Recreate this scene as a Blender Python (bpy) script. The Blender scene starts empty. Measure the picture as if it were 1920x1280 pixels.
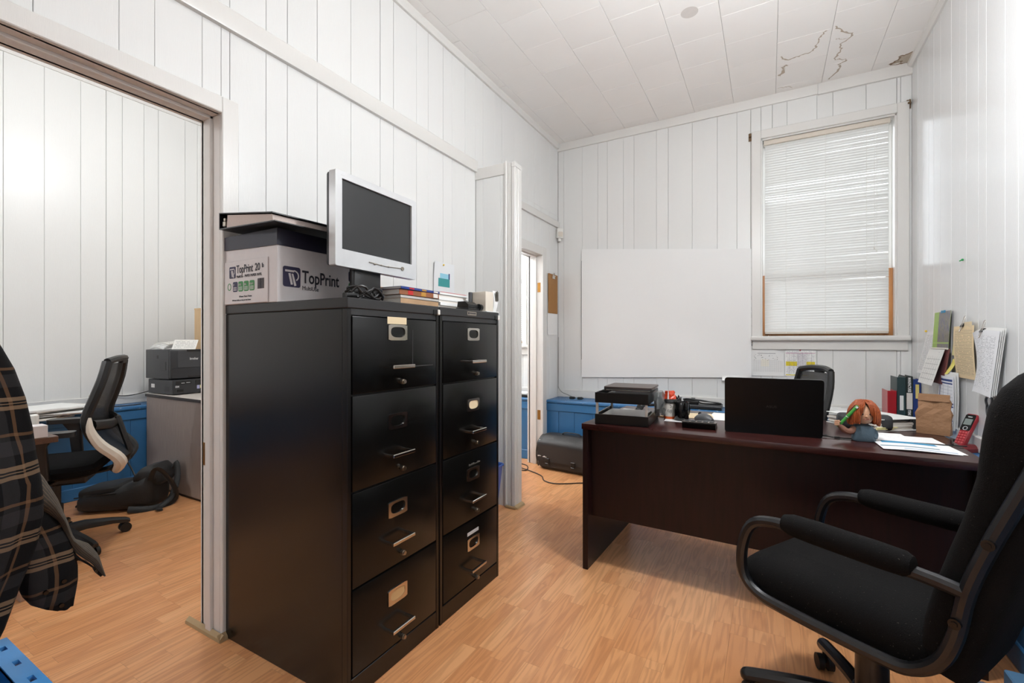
import bpy, bmesh, math, random
from mathutils import Vector, Matrix, Euler
R = math.radians
random.seed(7)
SC = bpy.context.scene
COL = SC.collection

# ------------------------------------------------------------------ camera, world, lights, exposure
cam = bpy.data.cameras.new('camera')
cam.lens = 15.99; cam.sensor_width = 36; cam.clip_start = 0.02
camo = bpy.data.objects.new('camera', cam); COL.objects.link(camo)
camo.location = (0, 0, 1.156); camo.rotation_euler = (R(90), 0, R(29.47))
SC.camera = camo
SC.view_settings.view_transform = 'Standard'
SC.view_settings.look = 'None'
SC.view_settings.gamma = 1
SC.view_settings.use_curve_mapping = False
SC.view_settings.exposure = 0.0
world = bpy.data.worlds.new('sky'); SC.world = world
world.use_nodes = True
world.node_tree.nodes['Background'].inputs[0].default_value = (0.86, 0.93, 1.0, 1)
world.node_tree.nodes['Background'].inputs[1].default_value = 6.5

# lamp positions: glass globes hung from the ceilings (built as things further down); radiance of the lit glass; entrance, back-room and near side-office globes are added fill
LAMPS = ((.14, 1.72, 2.42, 3.15, 215), (0, -2.1, 2.25, 3.15, 60), (-2.95, 1.45, 2.80, 3.31, 125), (-3.2, 3.4, 2.60, 3.15, 270), (-3.0, -.9, 2.45, 3.31, 130))

# ------------------------------------------------------------------ materials
def lin(c):
    def f(v):
        v = v / 255
        return v / 12.92 if v <= 0.04045 else ((v + 0.055) / 1.055) ** 2.4
    return (f(c[0]), f(c[1]), f(c[2]), 1)
MATS = {}
class NT:
    def __init__(s, name):
        s.m = bpy.data.materials.new(name); s.m.use_nodes = True
        s.t = s.m.node_tree; s.b = s.t.nodes['Principled BSDF']
    def n(s, typ, **kw):
        nd = s.t.nodes.new(typ)
        for k, v in kw.items():
            if k.startswith('i_'):
                key = k[2:]
                key = int(key) if key.isdigit() else key
                nd.inputs[key].default_value = v
            else: setattr(nd, k, v)
        return nd
    def l(s, a, b): s.t.links.new(a, b)
    def math(s, op, a, b=None, c=None):
        nd = s.n('ShaderNodeMath', operation=op)
        for i, v in enumerate((a, b, c)):
            if v is None: continue
            if isinstance(v, (int, float)): nd.inputs[i].default_value = v
            else: s.l(v, nd.inputs[i])
        return nd.outputs[0]
    def mix(s, f, a, b, blend='MIX'):
        nd = s.n('ShaderNodeMix', data_type='RGBA', blend_type=blend)
        for i, v in ((0, f), (6, a), (7, b)):
            if isinstance(v, (int, float)): nd.inputs[i].default_value = v
            elif isinstance(v, tuple): nd.inputs[i].default_value = v
            else: s.l(v, nd.inputs[i])
        return nd.outputs[2]
    def noise(s, vec, scale, detail=3, rough=.55):
        nd = s.n('ShaderNodeTexNoise'); nd.inputs['Scale'].default_value = scale
        nd.inputs['Detail'].default_value = detail; nd.inputs['Roughness'].default_value = rough
        if vec is not None: s.l(vec, nd.inputs['Vector'])
        return nd.outputs['Fac']
    def ramp(s, f, stops):
        nd = s.n('ShaderNodeValToRGB'); cr = nd.color_ramp
        while len(cr.elements) < len(stops): cr.elements.new(.5)
        for e, (p, c) in zip(cr.elements, stops): e.position = p; e.color = c
        s.l(f, nd.inputs[0]); return nd.outputs[0]
    def bump(s, h, strength=.2, dist=.001):
        nd = s.n('ShaderNodeBump'); nd.inputs['Strength'].default_value = strength
        nd.inputs['Distance'].default_value = dist
        s.l(h, nd.inputs['Height']); s.l(nd.outputs[0], s.b.inputs['Normal'])
    def coord(s, out='Object'): return s.n('ShaderNodeTexCoord').outputs[out]
    def mapv(s, vec, scale=(1, 1, 1), rot=(0, 0, 0), loc=(0, 0, 0)):
        nd = s.n('ShaderNodeMapping'); nd.inputs['Scale'].default_value = scale
        nd.inputs['Rotation'].default_value = rot; nd.inputs['Location'].default_value = loc
        s.l(vec, nd.inputs[0]); return nd.outputs[0]

def pm(name, col, rough=.5, metal=0, var=.06, nscale=30, bump=0, bscale=300, bdist=.0006, trans=0, coat=0, spec=.5, rrough=0, alpha=1, sheen=0):
    if name in MATS: return MATS[name]
    g = NT(name); b = g.b
    c = lin(col); v = g.coord()
    n = g.noise(v, nscale)
    lo = tuple(x * (1 - var) for x in c[:3]) + (1,); hi = tuple(min(1, x * (1 + var)) for x in c[:3]) + (1,)
    g.l(g.mix(n, lo, hi), b.inputs['Base Color'])
    b.inputs['Roughness'].default_value = rough; b.inputs['Metallic'].default_value = metal
    b.inputs['Specular IOR Level'].default_value = spec
    if trans: b.inputs['Transmission Weight'].default_value = trans
    if coat: b.inputs['Coat Weight'].default_value = coat; b.inputs['Coat Roughness'].default_value = .1
    if sheen: b.inputs['Sheen Weight'].default_value = sheen; b.inputs['Sheen Roughness'].default_value = .5
    if rrough:
        g.l(g.math('MULTIPLY_ADD', g.noise(v, nscale * .5), rrough, rough - rrough / 2), b.inputs['Roughness'])
    if bump: g.bump(g.noise(v, bscale, 4), bump, bdist)
    MATS[name] = g.m
    return g.m

def painted_board(name, col, rough, worn=0, chip=(225, 222, 212), chips=(6, 6, 22)):
    """painted timber board: faint vertical brush grain, per-board tone, small chips"""
    g = NT(name); b = g.b; v = g.coord()
    c = lin(col); oi = g.n('ShaderNodeObjectInfo').outputs['Random']
    st = g.noise(g.mapv(v, (30, 30, 2)), 3, 4)
    f = g.math('MULTIPLY_ADD', oi, .5, g.math('MULTIPLY', st, .5))
    base = g.mix(f, tuple(x * .975 for x in c[:3]) + (1,), tuple(min(1, x * 1.02) for x in c[:3]) + (1,))
    if worn:
        w = g.noise(g.mapv(v, chips), 4, 6, .7)
        base = g.mix(g.math('MULTIPLY', g.math('GREATER_THAN', w, worn), .8), base, lin((225, 222, 212)))
    g.l(base, b.inputs['Base Color'])
    b.inputs['Roughness'].default_value = rough
    g.bump(g.noise(g.mapv(v, (60, 60, 6)), 5, 4), .25, .0015)
    MATS[name] = g.m; return g.m

WHITE = painted_board('white_paint', (228, 228, 226), .33)
WHITEP = painted_board('white_panel_paint', (226, 227, 227), .2)
TRIM = painted_board('white_trim_paint', (222, 220, 216), .3)
OLDTRIM = painted_board('old_trim_paint', (224, 220, 216), .33, .745, (150, 118, 96), (14, 14, 4))
BLUE = painted_board('blue_paint', (54, 113, 164), .38)
BLUEWORN = painted_board('worn_blue_paint', (54, 110, 160), .35, .635)
GAP = pm('dark_joint', (134, 128, 120), .9)
PLASTER = pm('plain_white_plaster', (222, 221, 218), .6, bump=.1)

def floor_mat():
    g = NT('oak_laminate'); b = g.b; v = g.coord()
    sep = g.n('ShaderNodeSeparateXYZ'); g.l(v, sep.inputs[0])
    x, y = sep.outputs[0], sep.outputs[1]
    oi = g.n('ShaderNodeObjectInfo').outputs['Random']
    sx = g.math('FLOOR', g.math('DIVIDE', x, .0634))
    wn = g.n('ShaderNodeTexWhiteNoise', noise_dimensions='2D')
    cb = g.n('ShaderNodeCombineXYZ'); g.l(sx, cb.inputs[0]); g.l(oi, cb.inputs[1]); g.l(cb.outputs[0], wn.inputs['Vector'])
    yo = g.math('ADD', g.math('DIVIDE', y, .43), g.math('MULTIPLY', wn.outputs['Value'], 7))
    sy = g.math('FLOOR', yo)
    wn2 = g.n('ShaderNodeTexWhiteNoise', noise_dimensions='3D')
    cb2 = g.n('ShaderNodeCombineXYZ'); g.l(sx, cb2.inputs[0]); g.l(sy, cb2.inputs[1]); g.l(oi, cb2.inputs[2]); g.l(cb2.outputs[0], wn2.inputs['Vector'])
    r = wn2.outputs['Value']
    base = g.ramp(r, [(0, lin((216, 150, 99))), (.5, lin((225, 161, 109))), (1, lin((233, 173, 121)))])
    # grain
    off = g.n('ShaderNodeVectorMath', operation='MULTIPLY_ADD')
    g.l(wn2.outputs['Color'], off.inputs[0]); off.inputs[1].default_value = (9, 9, 9); g.l(v, off.inputs[2])
    gr = g.noise(g.mapv(off.outputs[0], (34, 1.6, 1)), 4.5, 6, .66)
    rings = g.noise(g.mapv(off.outputs[0], (9, .7, 1)), 1.6, 2, .5)
    cath = g.math('MULTIPLY_ADD', g.math('SINE', g.math('MULTIPLY', rings, 62)), .5, .5)
    f = g.math('MULTIPLY_ADD', cath, .32, g.math('MULTIPLY', gr, .68))
    fr = g.ramp(f, [(.32, (0, 0, 0, 1)), (.60, (1, 1, 1, 1))])
    col = g.mix(g.math('MULTIPLY', g.math('SUBTRACT', 1, fr), .36), base, lin((166, 104, 62)))
    # strip joints (printed)
    fx = g.math('FRACT', g.math('DIVIDE', x, .0634)); fy = g.math('FRACT', yo)
    jx = g.math('LESS_THAN', fx, .012); jy = g.math('LESS_THAN', fy, .003)
    col = g.mix(g.math('MULTIPLY', g.math('MAXIMUM', jx, jy), .35), col, lin((120, 74, 44)))
    g.l(col, b.inputs['Base Color'])
    g.l(g.math('MULTIPLY_ADD', gr, .12, .24), b.inputs['Roughness'])
    g.bump(fr, .08, .0004)
    return g.m
FLOOR = floor_mat()

def ceil_mat():
    g = NT('ceiling_tile_paint'); b = g.b
    v = g.n('ShaderNodeNewGeometry').outputs['Position']
    sep = g.n('ShaderNodeSeparateXYZ'); g.l(v, sep.inputs[0]); X, Y = sep.outputs[0], sep.outputs[1]
    c = lin((247, 245, 242)); oi = g.n('ShaderNodeObjectInfo').outputs['Random']
    base = g.mix(g.math('MULTIPLY_ADD', g.noise(v, 3), .5, g.math('MULTIPLY', oi, .5)), tuple(q * .95 for q in c[:3]) + (1,), tuple(min(1, q * 1.02) for q in c[:3]) + (1,))
    g.l(base, b.inputs['Base Color']); b.inputs['Roughness'].default_value = .6
    g.bump(g.noise(v, 220, 3), .15, .0008)
    return g.m
CEIL = ceil_mat()

def wood_mat(name, c1, c2, rough=.35, scale=(1, 14, 14), k=1, coat=0, spec=.5):
    g = NT(name); b = g.b; v = g.coord()
    n = g.noise(g.mapv(v, scale), 4 * k, 5, .6)
    g.l(g.ramp(n, [(.3, lin(c1)), (.7, lin(c2))]), b.inputs['Base Color'])
    b.inputs['Roughness'].default_value = rough; b.inputs['Specular IOR Level'].default_value = spec
    if coat: b.inputs['Coat Weight'].default_value = coat
    g.bump(n, .06, .0005)
    MATS[name] = g.m; return g.m
MAHOG = wood_mat('mahogany_laminate', (42, 19, 18), (64, 30, 27), .26, (1.2, 12, 12))
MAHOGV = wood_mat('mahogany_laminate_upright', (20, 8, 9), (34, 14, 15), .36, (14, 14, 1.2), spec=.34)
GREYWOOD = wood_mat('grey_wood_laminate', (150, 138, 130), (170, 158, 150), .45, (30, 30, 1.2), 1.5)
BIRCH = wood_mat('birch_laminate', (206, 172, 128), (222, 190, 146), .45, (20, 20, 1))
ORANGEWOOD = wood_mat('orange_stained_wood', (170, 110, 58), (196, 136, 80), .35, (16, 16, 1.5))
WALNUT = wood_mat('walnut_laminate', (70, 44, 30), (98, 64, 44), .4, (2, 14, 14))
BLACKMETAL = pm('black_enamelled_steel', (13, 12, 12), .25, 0, .06, 6, bump=.03, bscale=80, rrough=.06)
DRAWERBLK = pm('black_enamelled_drawer_front', (11, 11, 10), .25, 0, .06, 6, bump=.03, bscale=80, rrough=.06, spec=.3)
DARKCAP = pm('charcoal_enamelled_steel', (40, 40, 41), .4, 0, .1, 6)
CHROME = pm('polished_chrome', (210, 205, 198), .16, 1)
DULLMETAL = pm('dull_nickel', (168, 160, 148), .3, 1)
BRASS = pm('dull_brass', (170, 122, 62), .35, .9)
BLACKPL = pm('black_plastic', (24, 24, 25), .38, bump=.1, bscale=500)
BLACKGLOSS = pm('glossy_black_plastic', (10, 10, 11), .08)
BLACKSAT = pm('satin_black_plastic', (9, 9, 10), .3, spec=.28)
GREYPL = pm('dark_grey_plastic', (62, 63, 66), .42, bump=.1, bscale=500)
GREYPL2 = pm('mid_grey_plastic', (84, 85, 88), .42, bump=.1, bscale=500)
SILVERPL = pm('silver_plastic', (206, 207, 208), .32, .15)
WHITEPL = pm('white_plastic', (232, 230, 224), .4)
CREAMPL = pm('cream_plastic', (214, 204, 190), .36)
SCREEN = pm('dark_lcd_screen', (44, 45, 46), .3, bump=0)
RED = pm('red_plastic', (150, 20, 34), .25, coat=.3)
DARKRED = pm('dark_red_plastic', (116, 34, 40), .35)
PAPER = pm('white_paper', (236, 236, 234), .7, var=.02)
CREAMPAPER = pm('cream_card', (226, 206, 170), .7)
TANCARD = pm('tan_card', (196, 158, 108), .7)
CARDBOARD = pm('cardboard', (196, 150, 104), .75, var=.08)
YELLOW = pm('yellow_paper', (238, 224, 120), .7)
RUBBER = pm('black_rubber', (20, 20, 20), .55)
CABLE = pm('black_cable', (22, 21, 21), .4)
WHITECABLE = pm('white_cable', (226, 224, 220), .4)
LEATHER = pm('dark_brown_leather', (52, 36, 32), .36, bump=.3, bscale=160)
INKD = pm('dark_ink', (34, 32, 44), .6)
INKB = pm('navy_ink', (44, 40, 72), .55)
INKG = pm('green_ink', (62, 136, 76), .55)
NAVYCARD = pm('navy_card', (32, 30, 48), .45, bump=.1, bscale=60)
BOXWHITE = pm('white_box_card', (214, 208, 208), .6, bump=.08, bscale=90)
BINDERBLK = pm('black_vinyl', (20, 20, 21), .3, bump=.1)
PAGES = pm('page_edges', (200, 184, 176), .8, var=.12, nscale=200)
PAGESW = pm('white_page_edges', (226, 220, 212), .8, var=.08, nscale=200)
NYLON = pm('black_nylon', (27, 27, 27), .6, bump=.4, bscale=140, bdist=.002, sheen=.1)
NYLONG = pm('grey_black_nylon', (46, 44, 43), .55, bump=.4, bscale=120, bdist=.002)
KRAFT = pm('kraft_paper', (142, 105, 74), .75, bump=.7, bscale=26, bdist=.008)
SKIN = pm('doll_vinyl', (206, 158, 126), .45)

def fabric(name, col, scale=900, rough=.9):
    g = NT(name); b = g.b; v = g.coord()
    c = lin(col)
    n = g.noise(v, 12, 4); w = g.n('ShaderNodeTexVoronoi'); w.inputs['Scale'].default_value = scale; g.l(v, w.inputs['Vector'])
    f = g.math('MULTIPLY_ADD', w.outputs['Distance'], .9, g.math('MULTIPLY', n, .3))
    lint = g.math('GREATER_THAN', g.noise(v, 210, 2, .5), .73)
    base = g.mix(f, tuple(x * .6 for x in c[:3]) + (1,), tuple(x * 1.6 for x in c[:3]) + (1,))
    base = g.mix(g.math('MULTIPLY', lint, .35), base, lin((120, 116, 108)))
    g.l(base, b.inputs['Base Color']); b.inputs['Roughness'].default_value = rough
    b.inputs['Specular IOR Level'].default_value = .16
    g.bump(w.outputs['Distance'], .5, .0012)
    return g.m
FABRIC = fabric('black_woven_upholstery', (17, 16, 16), 420)
FABRIC2 = fabric('black_seat_fabric', (13, 13, 14), 600)

def mesh_mat():
    g = NT('black_chair_mesh'); b = g.b; v = g.coord()
    b.inputs['Base Color'].default_value = lin((36, 37, 40)); b.inputs['Roughness'].default_value = .5
    tr = g.n('ShaderNodeBsdfTransparent'); mx = g.n('ShaderNodeMixShader')
    w = g.n('ShaderNodeTexChecker'); w.inputs['Scale'].default_value = 420; g.l(v, w.inputs['Vector'])
    g.l(g.math('MULTIPLY_ADD', w.outputs['Fac'], .2, .62), mx.inputs[0]); g.l(tr.outputs[0], mx.inputs[1]); g.l(b.outputs[0], mx.inputs[2])
    g.l(mx.outputs[0], g.t.nodes['Material Output'].inputs[0])
    return g.m
MESHFAB = mesh_mat()

def slat_mat():
    g = NT('white_blind_slat'); b = g.b; v = g.coord()
    g.l(g.mix(g.noise(v, 8), lin((226, 225, 220)), lin((232, 231, 228))), b.inputs['Base Color']); b.inputs['Roughness'].default_value = .4
    tl = g.n('ShaderNodeBsdfTranslucent'); tl.inputs[0].default_value = lin((226, 228, 230)); mx = g.n('ShaderNodeMixShader'); mx.inputs[0].default_value = .16
    g.l(b.outputs[0], mx.inputs[1]); g.l(tl.outputs[0], mx.inputs[2]); g.l(mx.outputs[0], g.t.nodes['Material Output'].inputs[0])
    return g.m
SLAT = slat_mat()

def glass_mat():
    g = NT('window_glass'); b = g.b
    tr = g.n('ShaderNodeBsdfTransparent'); gl = g.n('ShaderNodeBsdfGlossy'); gl.inputs['Roughness'].default_value = .02
    lw = g.n('ShaderNodeFresnel'); lw.inputs[0].default_value = 1.45; mx = g.n('ShaderNodeMixShader')
    g.l(lw.outputs[0], mx.inputs[0]); g.l(tr.outputs[0], mx.inputs[1]); g.l(gl.outputs[0], mx.inputs[2])
    g.l(mx.outputs[0], g.t.nodes['Material Output'].inputs[0]); return g.m
GLASS = glass_mat()

def emit_mat(name, col, s):
    g = NT(name); b = g.b; b.inputs['Base Color'].default_value = (1, 1, 1, 1)
    b.inputs['Emission Color'].default_value = lin(col); b.inputs['Emission Strength'].default_value = s; return g.m

def plaid_mat():
    g = NT('black_tan_plaid_flannel'); b = g.b
    uv = g.n('ShaderNodeUVMap').outputs[0]
    sep = g.n('ShaderNodeSeparateXYZ')
    wob = g.noise(g.coord(), 5, 2)
    g.l(uv, sep.inputs[0])
    base = lin((22, 22, 24))
    col = g.mix(g.noise(g.coord(), 300, 2), lin((9, 9, 11)), lin((20, 19, 20)))
    for out, per, offs in ((sep.outputs[0], .185, .02), (sep.outputs[1], .175, .05)):
        t = g.math('FRACT', g.math('DIVIDE', g.math('ADD', out, g.math('MULTIPLY_ADD', wob, .02, offs)), per))
        band = g.math('LESS_THAN', t, .19)
        l1 = g.math('LESS_THAN', g.math('ABSOLUTE', g.math('SUBTRACT', t, .075)), .013)
        l2 = g.math('LESS_THAN', g.math('ABSOLUTE', g.math('SUBTRACT', t, .118)), .013)
        m = g.math('MULTIPLY', band, g.math('SUBTRACT', 1, g.math('MAXIMUM', l1, l2)))
        thin = g.math('LESS_THAN', g.math('ABSOLUTE', g.math('SUBTRACT', t, .56)), .022)
        col = g.mix(g.math('MULTIPLY', m, .50), col, lin((150, 124, 98)))
        col = g.mix(g.math('MULTIPLY', thin, .35), col, lin((134, 100, 70)))
        grey = g.math('LESS_THAN', g.math('ABSOLUTE', g.math('SUBTRACT', t, .75)), .1)
        col = g.mix(g.math('MULTIPLY', grey, .13), col, lin((92, 90, 92)))
    g.l(col, b.inputs['Base Color']); b.inputs['Roughness'].default_value = .9; b.inputs['Specular IOR Level'].default_value = .2
    g.bump(g.noise(g.coord(), 260, 3), .3, .001)
    return g.m
PLAID = plaid_mat()
def lining_mat():
    g = NT('tan_grey_lining'); b = g.b; uv = g.n('ShaderNodeUVMap').outputs[0]
    sep = g.n('ShaderNodeSeparateXYZ'); g.l(uv, sep.inputs[0])
    col = g.mix(g.noise(g.coord(), 80, 3), lin((58, 54, 50)), lin((84, 78, 70)))
    t = g.math('FRACT', g.math('DIVIDE', sep.outputs[1], .12)); col = g.mix(g.math('MULTIPLY', g.math('LESS_THAN', t, .2), .5), col, lin((140, 120, 96)))
    g.l(col, b.inputs['Base Color']); b.inputs['Roughness'].default_value = .9; return g.m
LINING = lining_mat()

def print_mat(name, base, ink, rows=30, margin=.08, words=22, density=.5, grid=None, bands=(), head=0):
    """printed sheet: rows of tiny type, optional ruled grid (nx, ny, v0, v1) and colour bands (u0,u1,v0,v1,colour)"""
    g = NT(name); b = g.b; uv = g.n('ShaderNodeUVMap').outputs[0]
    sep = g.n('ShaderNodeSeparateXYZ'); g.l(uv, sep.inputs[0]); U, V = sep.outputs[0], sep.outputs[1]
    def inside(u0, u1, v0, v1):
        a = g.math('MULTIPLY', g.math('GREATER_THAN', U, u0), g.math('LESS_THAN', U, u1))
        c = g.math('MULTIPLY', g.math('GREATER_THAN', V, v0), g.math('LESS_THAN', V, v1))
        return g.math('MULTIPLY', a, c)
    col = g.mix(g.noise(uv, 4), lin(base), tuple(x * .96 for x in lin(base)[:3]) + (1,))
    for (u0, u1, v0, v1, c) in bands: col = g.mix(inside(u0, u1, v0, v1), col, lin(c))
    if rows:
        rv = g.math('MULTIPLY', V, rows)
        line = g.math('LESS_THAN', g.math('ABSOLUTE', g.math('SUBTRACT', g.math('FRACT', rv), .5)), .15)
        cb = g.n('ShaderNodeCombineXYZ'); g.l(g.math('MULTIPLY', U, words), cb.inputs[0]); g.l(g.math('MULTIPLY', g.math('FLOOR', rv), 3.7), cb.inputs[1])
        wn = g.noise(cb.outputs[0], 1.0, 2)
        ink_f = g.math('MULTIPLY', g.math('MULTIPLY', line, g.math('GREATER_THAN', wn, 1 - density)), inside(margin, 1 - margin, margin, 1 - margin - head))
        col = g.mix(g.math('MULTIPLY', ink_f, .6), col, lin(ink))
    if grid:
        nx, ny, v0, v1 = grid
        gx = g.math('LESS_THAN', g.math('FRACT', g.math('MULTIPLY', U, nx)), .1)
        gy = g.math('LESS_THAN', g.math('FRACT', g.math('MULTIPLY', V, ny)), .12)
        gf = g.math('MULTIPLY', g.math('MAXIMUM', gx, gy), inside(.05, .95, v0, v1))
        col = g.mix(g.math('MULTIPLY', gf, .4), col, lin(ink))
    g.l(col, b.inputs['Base Color']); b.inputs['Roughness'].default_value = .65
    return g.m

# ------------------------------------------------------------------ mesh builder
class MB:
    def __init__(s):
        s.bm = bmesh.new(); s.uv = None
    def box(s, x0, y0, z0, x1, y1, z1, bev=0, seg=1, mat=None):
        vs = [s.bm.verts.new((x, y, z)) for x in (x0, x1) for y in (y0, y1) for z in (z0, z1)]
        F = [(0, 1, 3, 2), (4, 6, 7, 5), (0, 4, 5, 1), (2, 3, 7, 6), (0, 2, 6, 4), (1, 5, 7, 3)]
        fs = [s.bm.faces.new([vs[i] for i in f]) for f in F]
        if bev:
            es = list({e for f in fs for e in f.edges})
            r = bmesh.ops.bevel(s.bm, geom=es, offset=bev, segments=seg, profile=.5, affect='EDGES')
            if mat is not None:
                vv = {v for f in r['faces'] for v in f.verts} | {v for v in vs if v.is_valid}
                for f in list(vv): pass
                allv = set()
                stack = list(vv)
                while stack:
                    v = stack.pop()
                    if v in allv: continue
                    allv.add(v)
                    for e in v.link_edges: stack.append(e.other_vert(v))
                for v in allv: v.co = mat @ v.co
        elif mat is not None:
            for v in vs: v.co = mat @ v.co
        return s
    def loft(s, rings, closed=True, cap=True, uv=False):
        """rings: list of lists of points (same count); closed = ring closed"""
        R_ = [[s.bm.verts.new(p) for p in r] for r in rings]
        n = len(R_[0]); out = []
        if uv and s.uv is None: s.uv = s.bm.loops.layers.uv.new('UVMap')
        us = None
        if uv:
            us = []; vacc = 0; vs_ = [0]
            for i, r in enumerate(rings):
                a = [0]
                for j in range(1, n + 1): a.append(a[-1] + (Vector(r[j % n]) - Vector(r[j - 1])).length)
                us.append(a)
                if i: vacc += (Vector(r[0]) - Vector(rings[i - 1][0])).length; vs_.append(vacc)
        for i in range(len(R_) - 1):
            for j in range(n if closed else n - 1):
                k = (j + 1) % n
                try: f = s.bm.faces.new((R_[i][j], R_[i][k], R_[i + 1][k], R_[i + 1][j]))
                except ValueError: continue
                if uv:
                    for lp, (a, bb) in zip(f.loops, ((i, j), (i, j + 1), (i + 1, j + 1), (i + 1, j))):
                        lp[s.uv].uv = (us[a][bb], vs_[a])
        if cap and closed:
            try:
                s.bm.faces.new(list(reversed(R_[0]))); s.bm.faces.new(R_[-1])
            except ValueError: pass
        return s
    def tube(s, pts, r, n=8, closed=False, flat=1, up=None, cap=True):
        pts = [Vector(p) for p in pts]; N = len(pts)
        rs = r if isinstance(r, (list, tuple)) else [r] * N
        rings = []; prev = None
        for i in range(N):
            if closed: t = pts[(i + 1) % N] - pts[i - 1]
            else: t = pts[min(i + 1, N - 1)] - pts[max(i - 1, 0)]
            t.normalize()
            if prev is None:
                a = Vector(up) if up else (Vector((0, 0, 1)) if abs(t.z) < .9 else Vector((1, 0, 0)))
            else: a = prev
            a = a - t * a.dot(t)
            if a.length < 1e-6: a = t.orthogonal()
            a.normalize(); prev = a; bvec = t.cross(a)
            rings.append([pts[i] + (a * math.cos(2 * math.pi * k / n) * flat + bvec * math.sin(2 * math.pi * k / n)) * rs[i] for k in range(n)])
        if closed: rings.append(rings[0]); return s.loft_closed(rings[:-1])
        return s.loft(rings, True, cap)
    def loft_closed(s, rings):
        R_ = [[s.bm.verts.new(p) for p in r] for r in rings]; n = len(R_[0]); m = len(R_)
        for i in range(m):
            for j in range(n):
                k = (j + 1) % n; q = (i + 1) % m
                s.bm.faces.new((R_[i][j], R_[i][k], R_[q][k], R_[q][j]))
        return s
    def cyl(s, p0, p1, r0, r1=None, n=16, cap=True):
        r1 = r0 if r1 is None else r1
        return s.tube([p0, p1], [r0, r1], n, cap=cap)
    def lathe(s, prof, n=24, c=(0, 0, 0), cap=True):
        rings = [[(c[0] + r * math.cos(2 * math.pi * k / n), c[1] + r * math.sin(2 * math.pi * k / n), c[2] + z) for k in range(n)] for r, z in prof]
        return s.loft(rings, True, cap)
    def prism(s, poly, a0, a1, axis='z'):
        def P(u, v, w): return {'z': (u, v, w), 'y': (u, w, v), 'x': (w, u, v)}[axis]
        return s.loft([[P(u, v, a0) for u, v in poly], [P(u, v, a1) for u, v in poly]], True, True)
    def sphere(s, c, r, sc=(1, 1, 1), n=16, m=10):
        rings = []
        for i in range(m + 1):
            a = math.pi * i / m; rr = max(math.sin(a), .02) * r
            rings.append([(c[0] + rr * math.cos(2 * math.pi * k / n) * sc[0], c[1] + rr * math.sin(2 * math.pi * k / n) * sc[1], c[2] - math.cos(a) * r * sc[2]) for k in range(n)])
        return s.loft(rings, True, True)
    def sheet(s, fn, nu=8, nv=8, th=.0006):
        """fn(u,v)->point ; slab with thickness th"""
        if s.uv is None: s.uv = s.bm.loops.layers.uv.new('UVMap')
        P = [[Vector(fn(i / nu, j / nv)) for j in range(nv + 1)] for i in range(nu + 1)]
        Nn = [[None] * (nv + 1) for _ in range(nu + 1)]
        for i in range(nu + 1):
            for j in range(nv + 1):
                du = P[min(i + 1, nu)][j] - P[max(i - 1, 0)][j]; dv = P[i][min(j + 1, nv)] - P[i][max(j - 1, 0)]
                q = du.cross(dv); Nn[i][j] = q.normalized() if q.length > 1e-12 else Vector((0, 0, 1))
        A = [[s.bm.verts.new(P[i][j]) for j in range(nv + 1)] for i in range(nu + 1)]
        B = [[s.bm.verts.new(P[i][j] - Nn[i][j] * th) for j in range(nv + 1)] for i in range(nu + 1)]
        def q(vs, uvs):
            f = s.bm.faces.new(vs)
            for l, w in zip(f.loops, uvs): l[s.uv].uv = w
        for i in range(nu):
            for j in range(nv):
                c4 = [(i, j), (i + 1, j), (i + 1, j + 1), (i, j + 1)]; w = [(a / nu, b / nv) for a, b in c4]
                q([A[a][b] for a, b in c4], w); q([B[a][b] for a, b in reversed(c4)], list(reversed(w)))
        edge = [(i, 0) for i in range(nu)] + [(nu, j) for j in range(nv)] + [(i, nv) for i in range(nu, 0, -1)] + [(0, j) for j in range(nv, 0, -1)]
        for k in range(len(edge)):
            a = edge[k]; b = edge[(k + 1) % len(edge)]
            q([A[b[0]][b[1]], A[a[0]][a[1]], B[a[0]][a[1]], B[b[0]][b[1]]], [(.01, .01)] * 4)
        return s
    def ring_plate(s, outer, inner, d0, d1, P):
        """plate with a hole; outer/inner same-length 2D loops; P(u,v,d)->point"""
        n = len(outer)
        L = [[s.bm.verts.new(P(u, v, d)) for u, v in lp] for lp, d in ((outer, d0), (outer, d1), (inner, d1), (inner, d0))]
        for a in range(4):
            for k in range(n):
                q = (k + 1) % n
                s.bm.faces.new((L[a][k], L[a][q], L[(a + 1) % 4][q], L[(a + 1) % 4][k]))
        return s
    def xf(s, M):
        for v in s.bm.verts: v.co = M @ v.co
        return s
    def mesh(s, name, mat, smooth=35):
        bmesh.ops.recalc_face_normals(s.bm, faces=s.bm.faces)
        me = bpy.data.meshes.new(name); s.bm.to_mesh(me); s.bm.free()
        if mat: me.materials.append(mat)
        if smooth:
            me.shade_smooth(); me.set_sharp_from_angle(angle=R(smooth))
        return me

def link(name, data, parent=None, loc=(0, 0, 0), rot=(0, 0, 0)):
    o = bpy.data.objects.new(name, data); COL.objects.link(o)
    o.location = loc; o.rotation_euler = rot
    if parent: o.parent = parent
    return o
def part(name, mb, mat, parent, label=None, loc=(0, 0, 0), rot=(0, 0, 0), smooth=35):
    o = link(name, mb.mesh(name, mat, smooth), parent, loc, rot)
    if label: o['label'] = label
    return o
def tag(o, label, cat, group=None):
    o['label'] = label; o['category'] = cat
    if group: o['group'] = group
    return o
def thing(name, label, cat, loc=(0, 0, 0), rz=0, group=None, rot=None):
    o = link(name, None, None, loc, rot if rot else (0, 0, rz)); o.empty_display_size = .05
    return tag(o, label, cat, group)
def single(name, mb, mat, label, cat, loc=(0, 0, 0), rz=0, group=None, rot=None, smooth=35):
    return tag(link(name, mb.mesh(name, mat, smooth), None, loc, rot if rot else (0, 0, rz)), label, cat, group)
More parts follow.
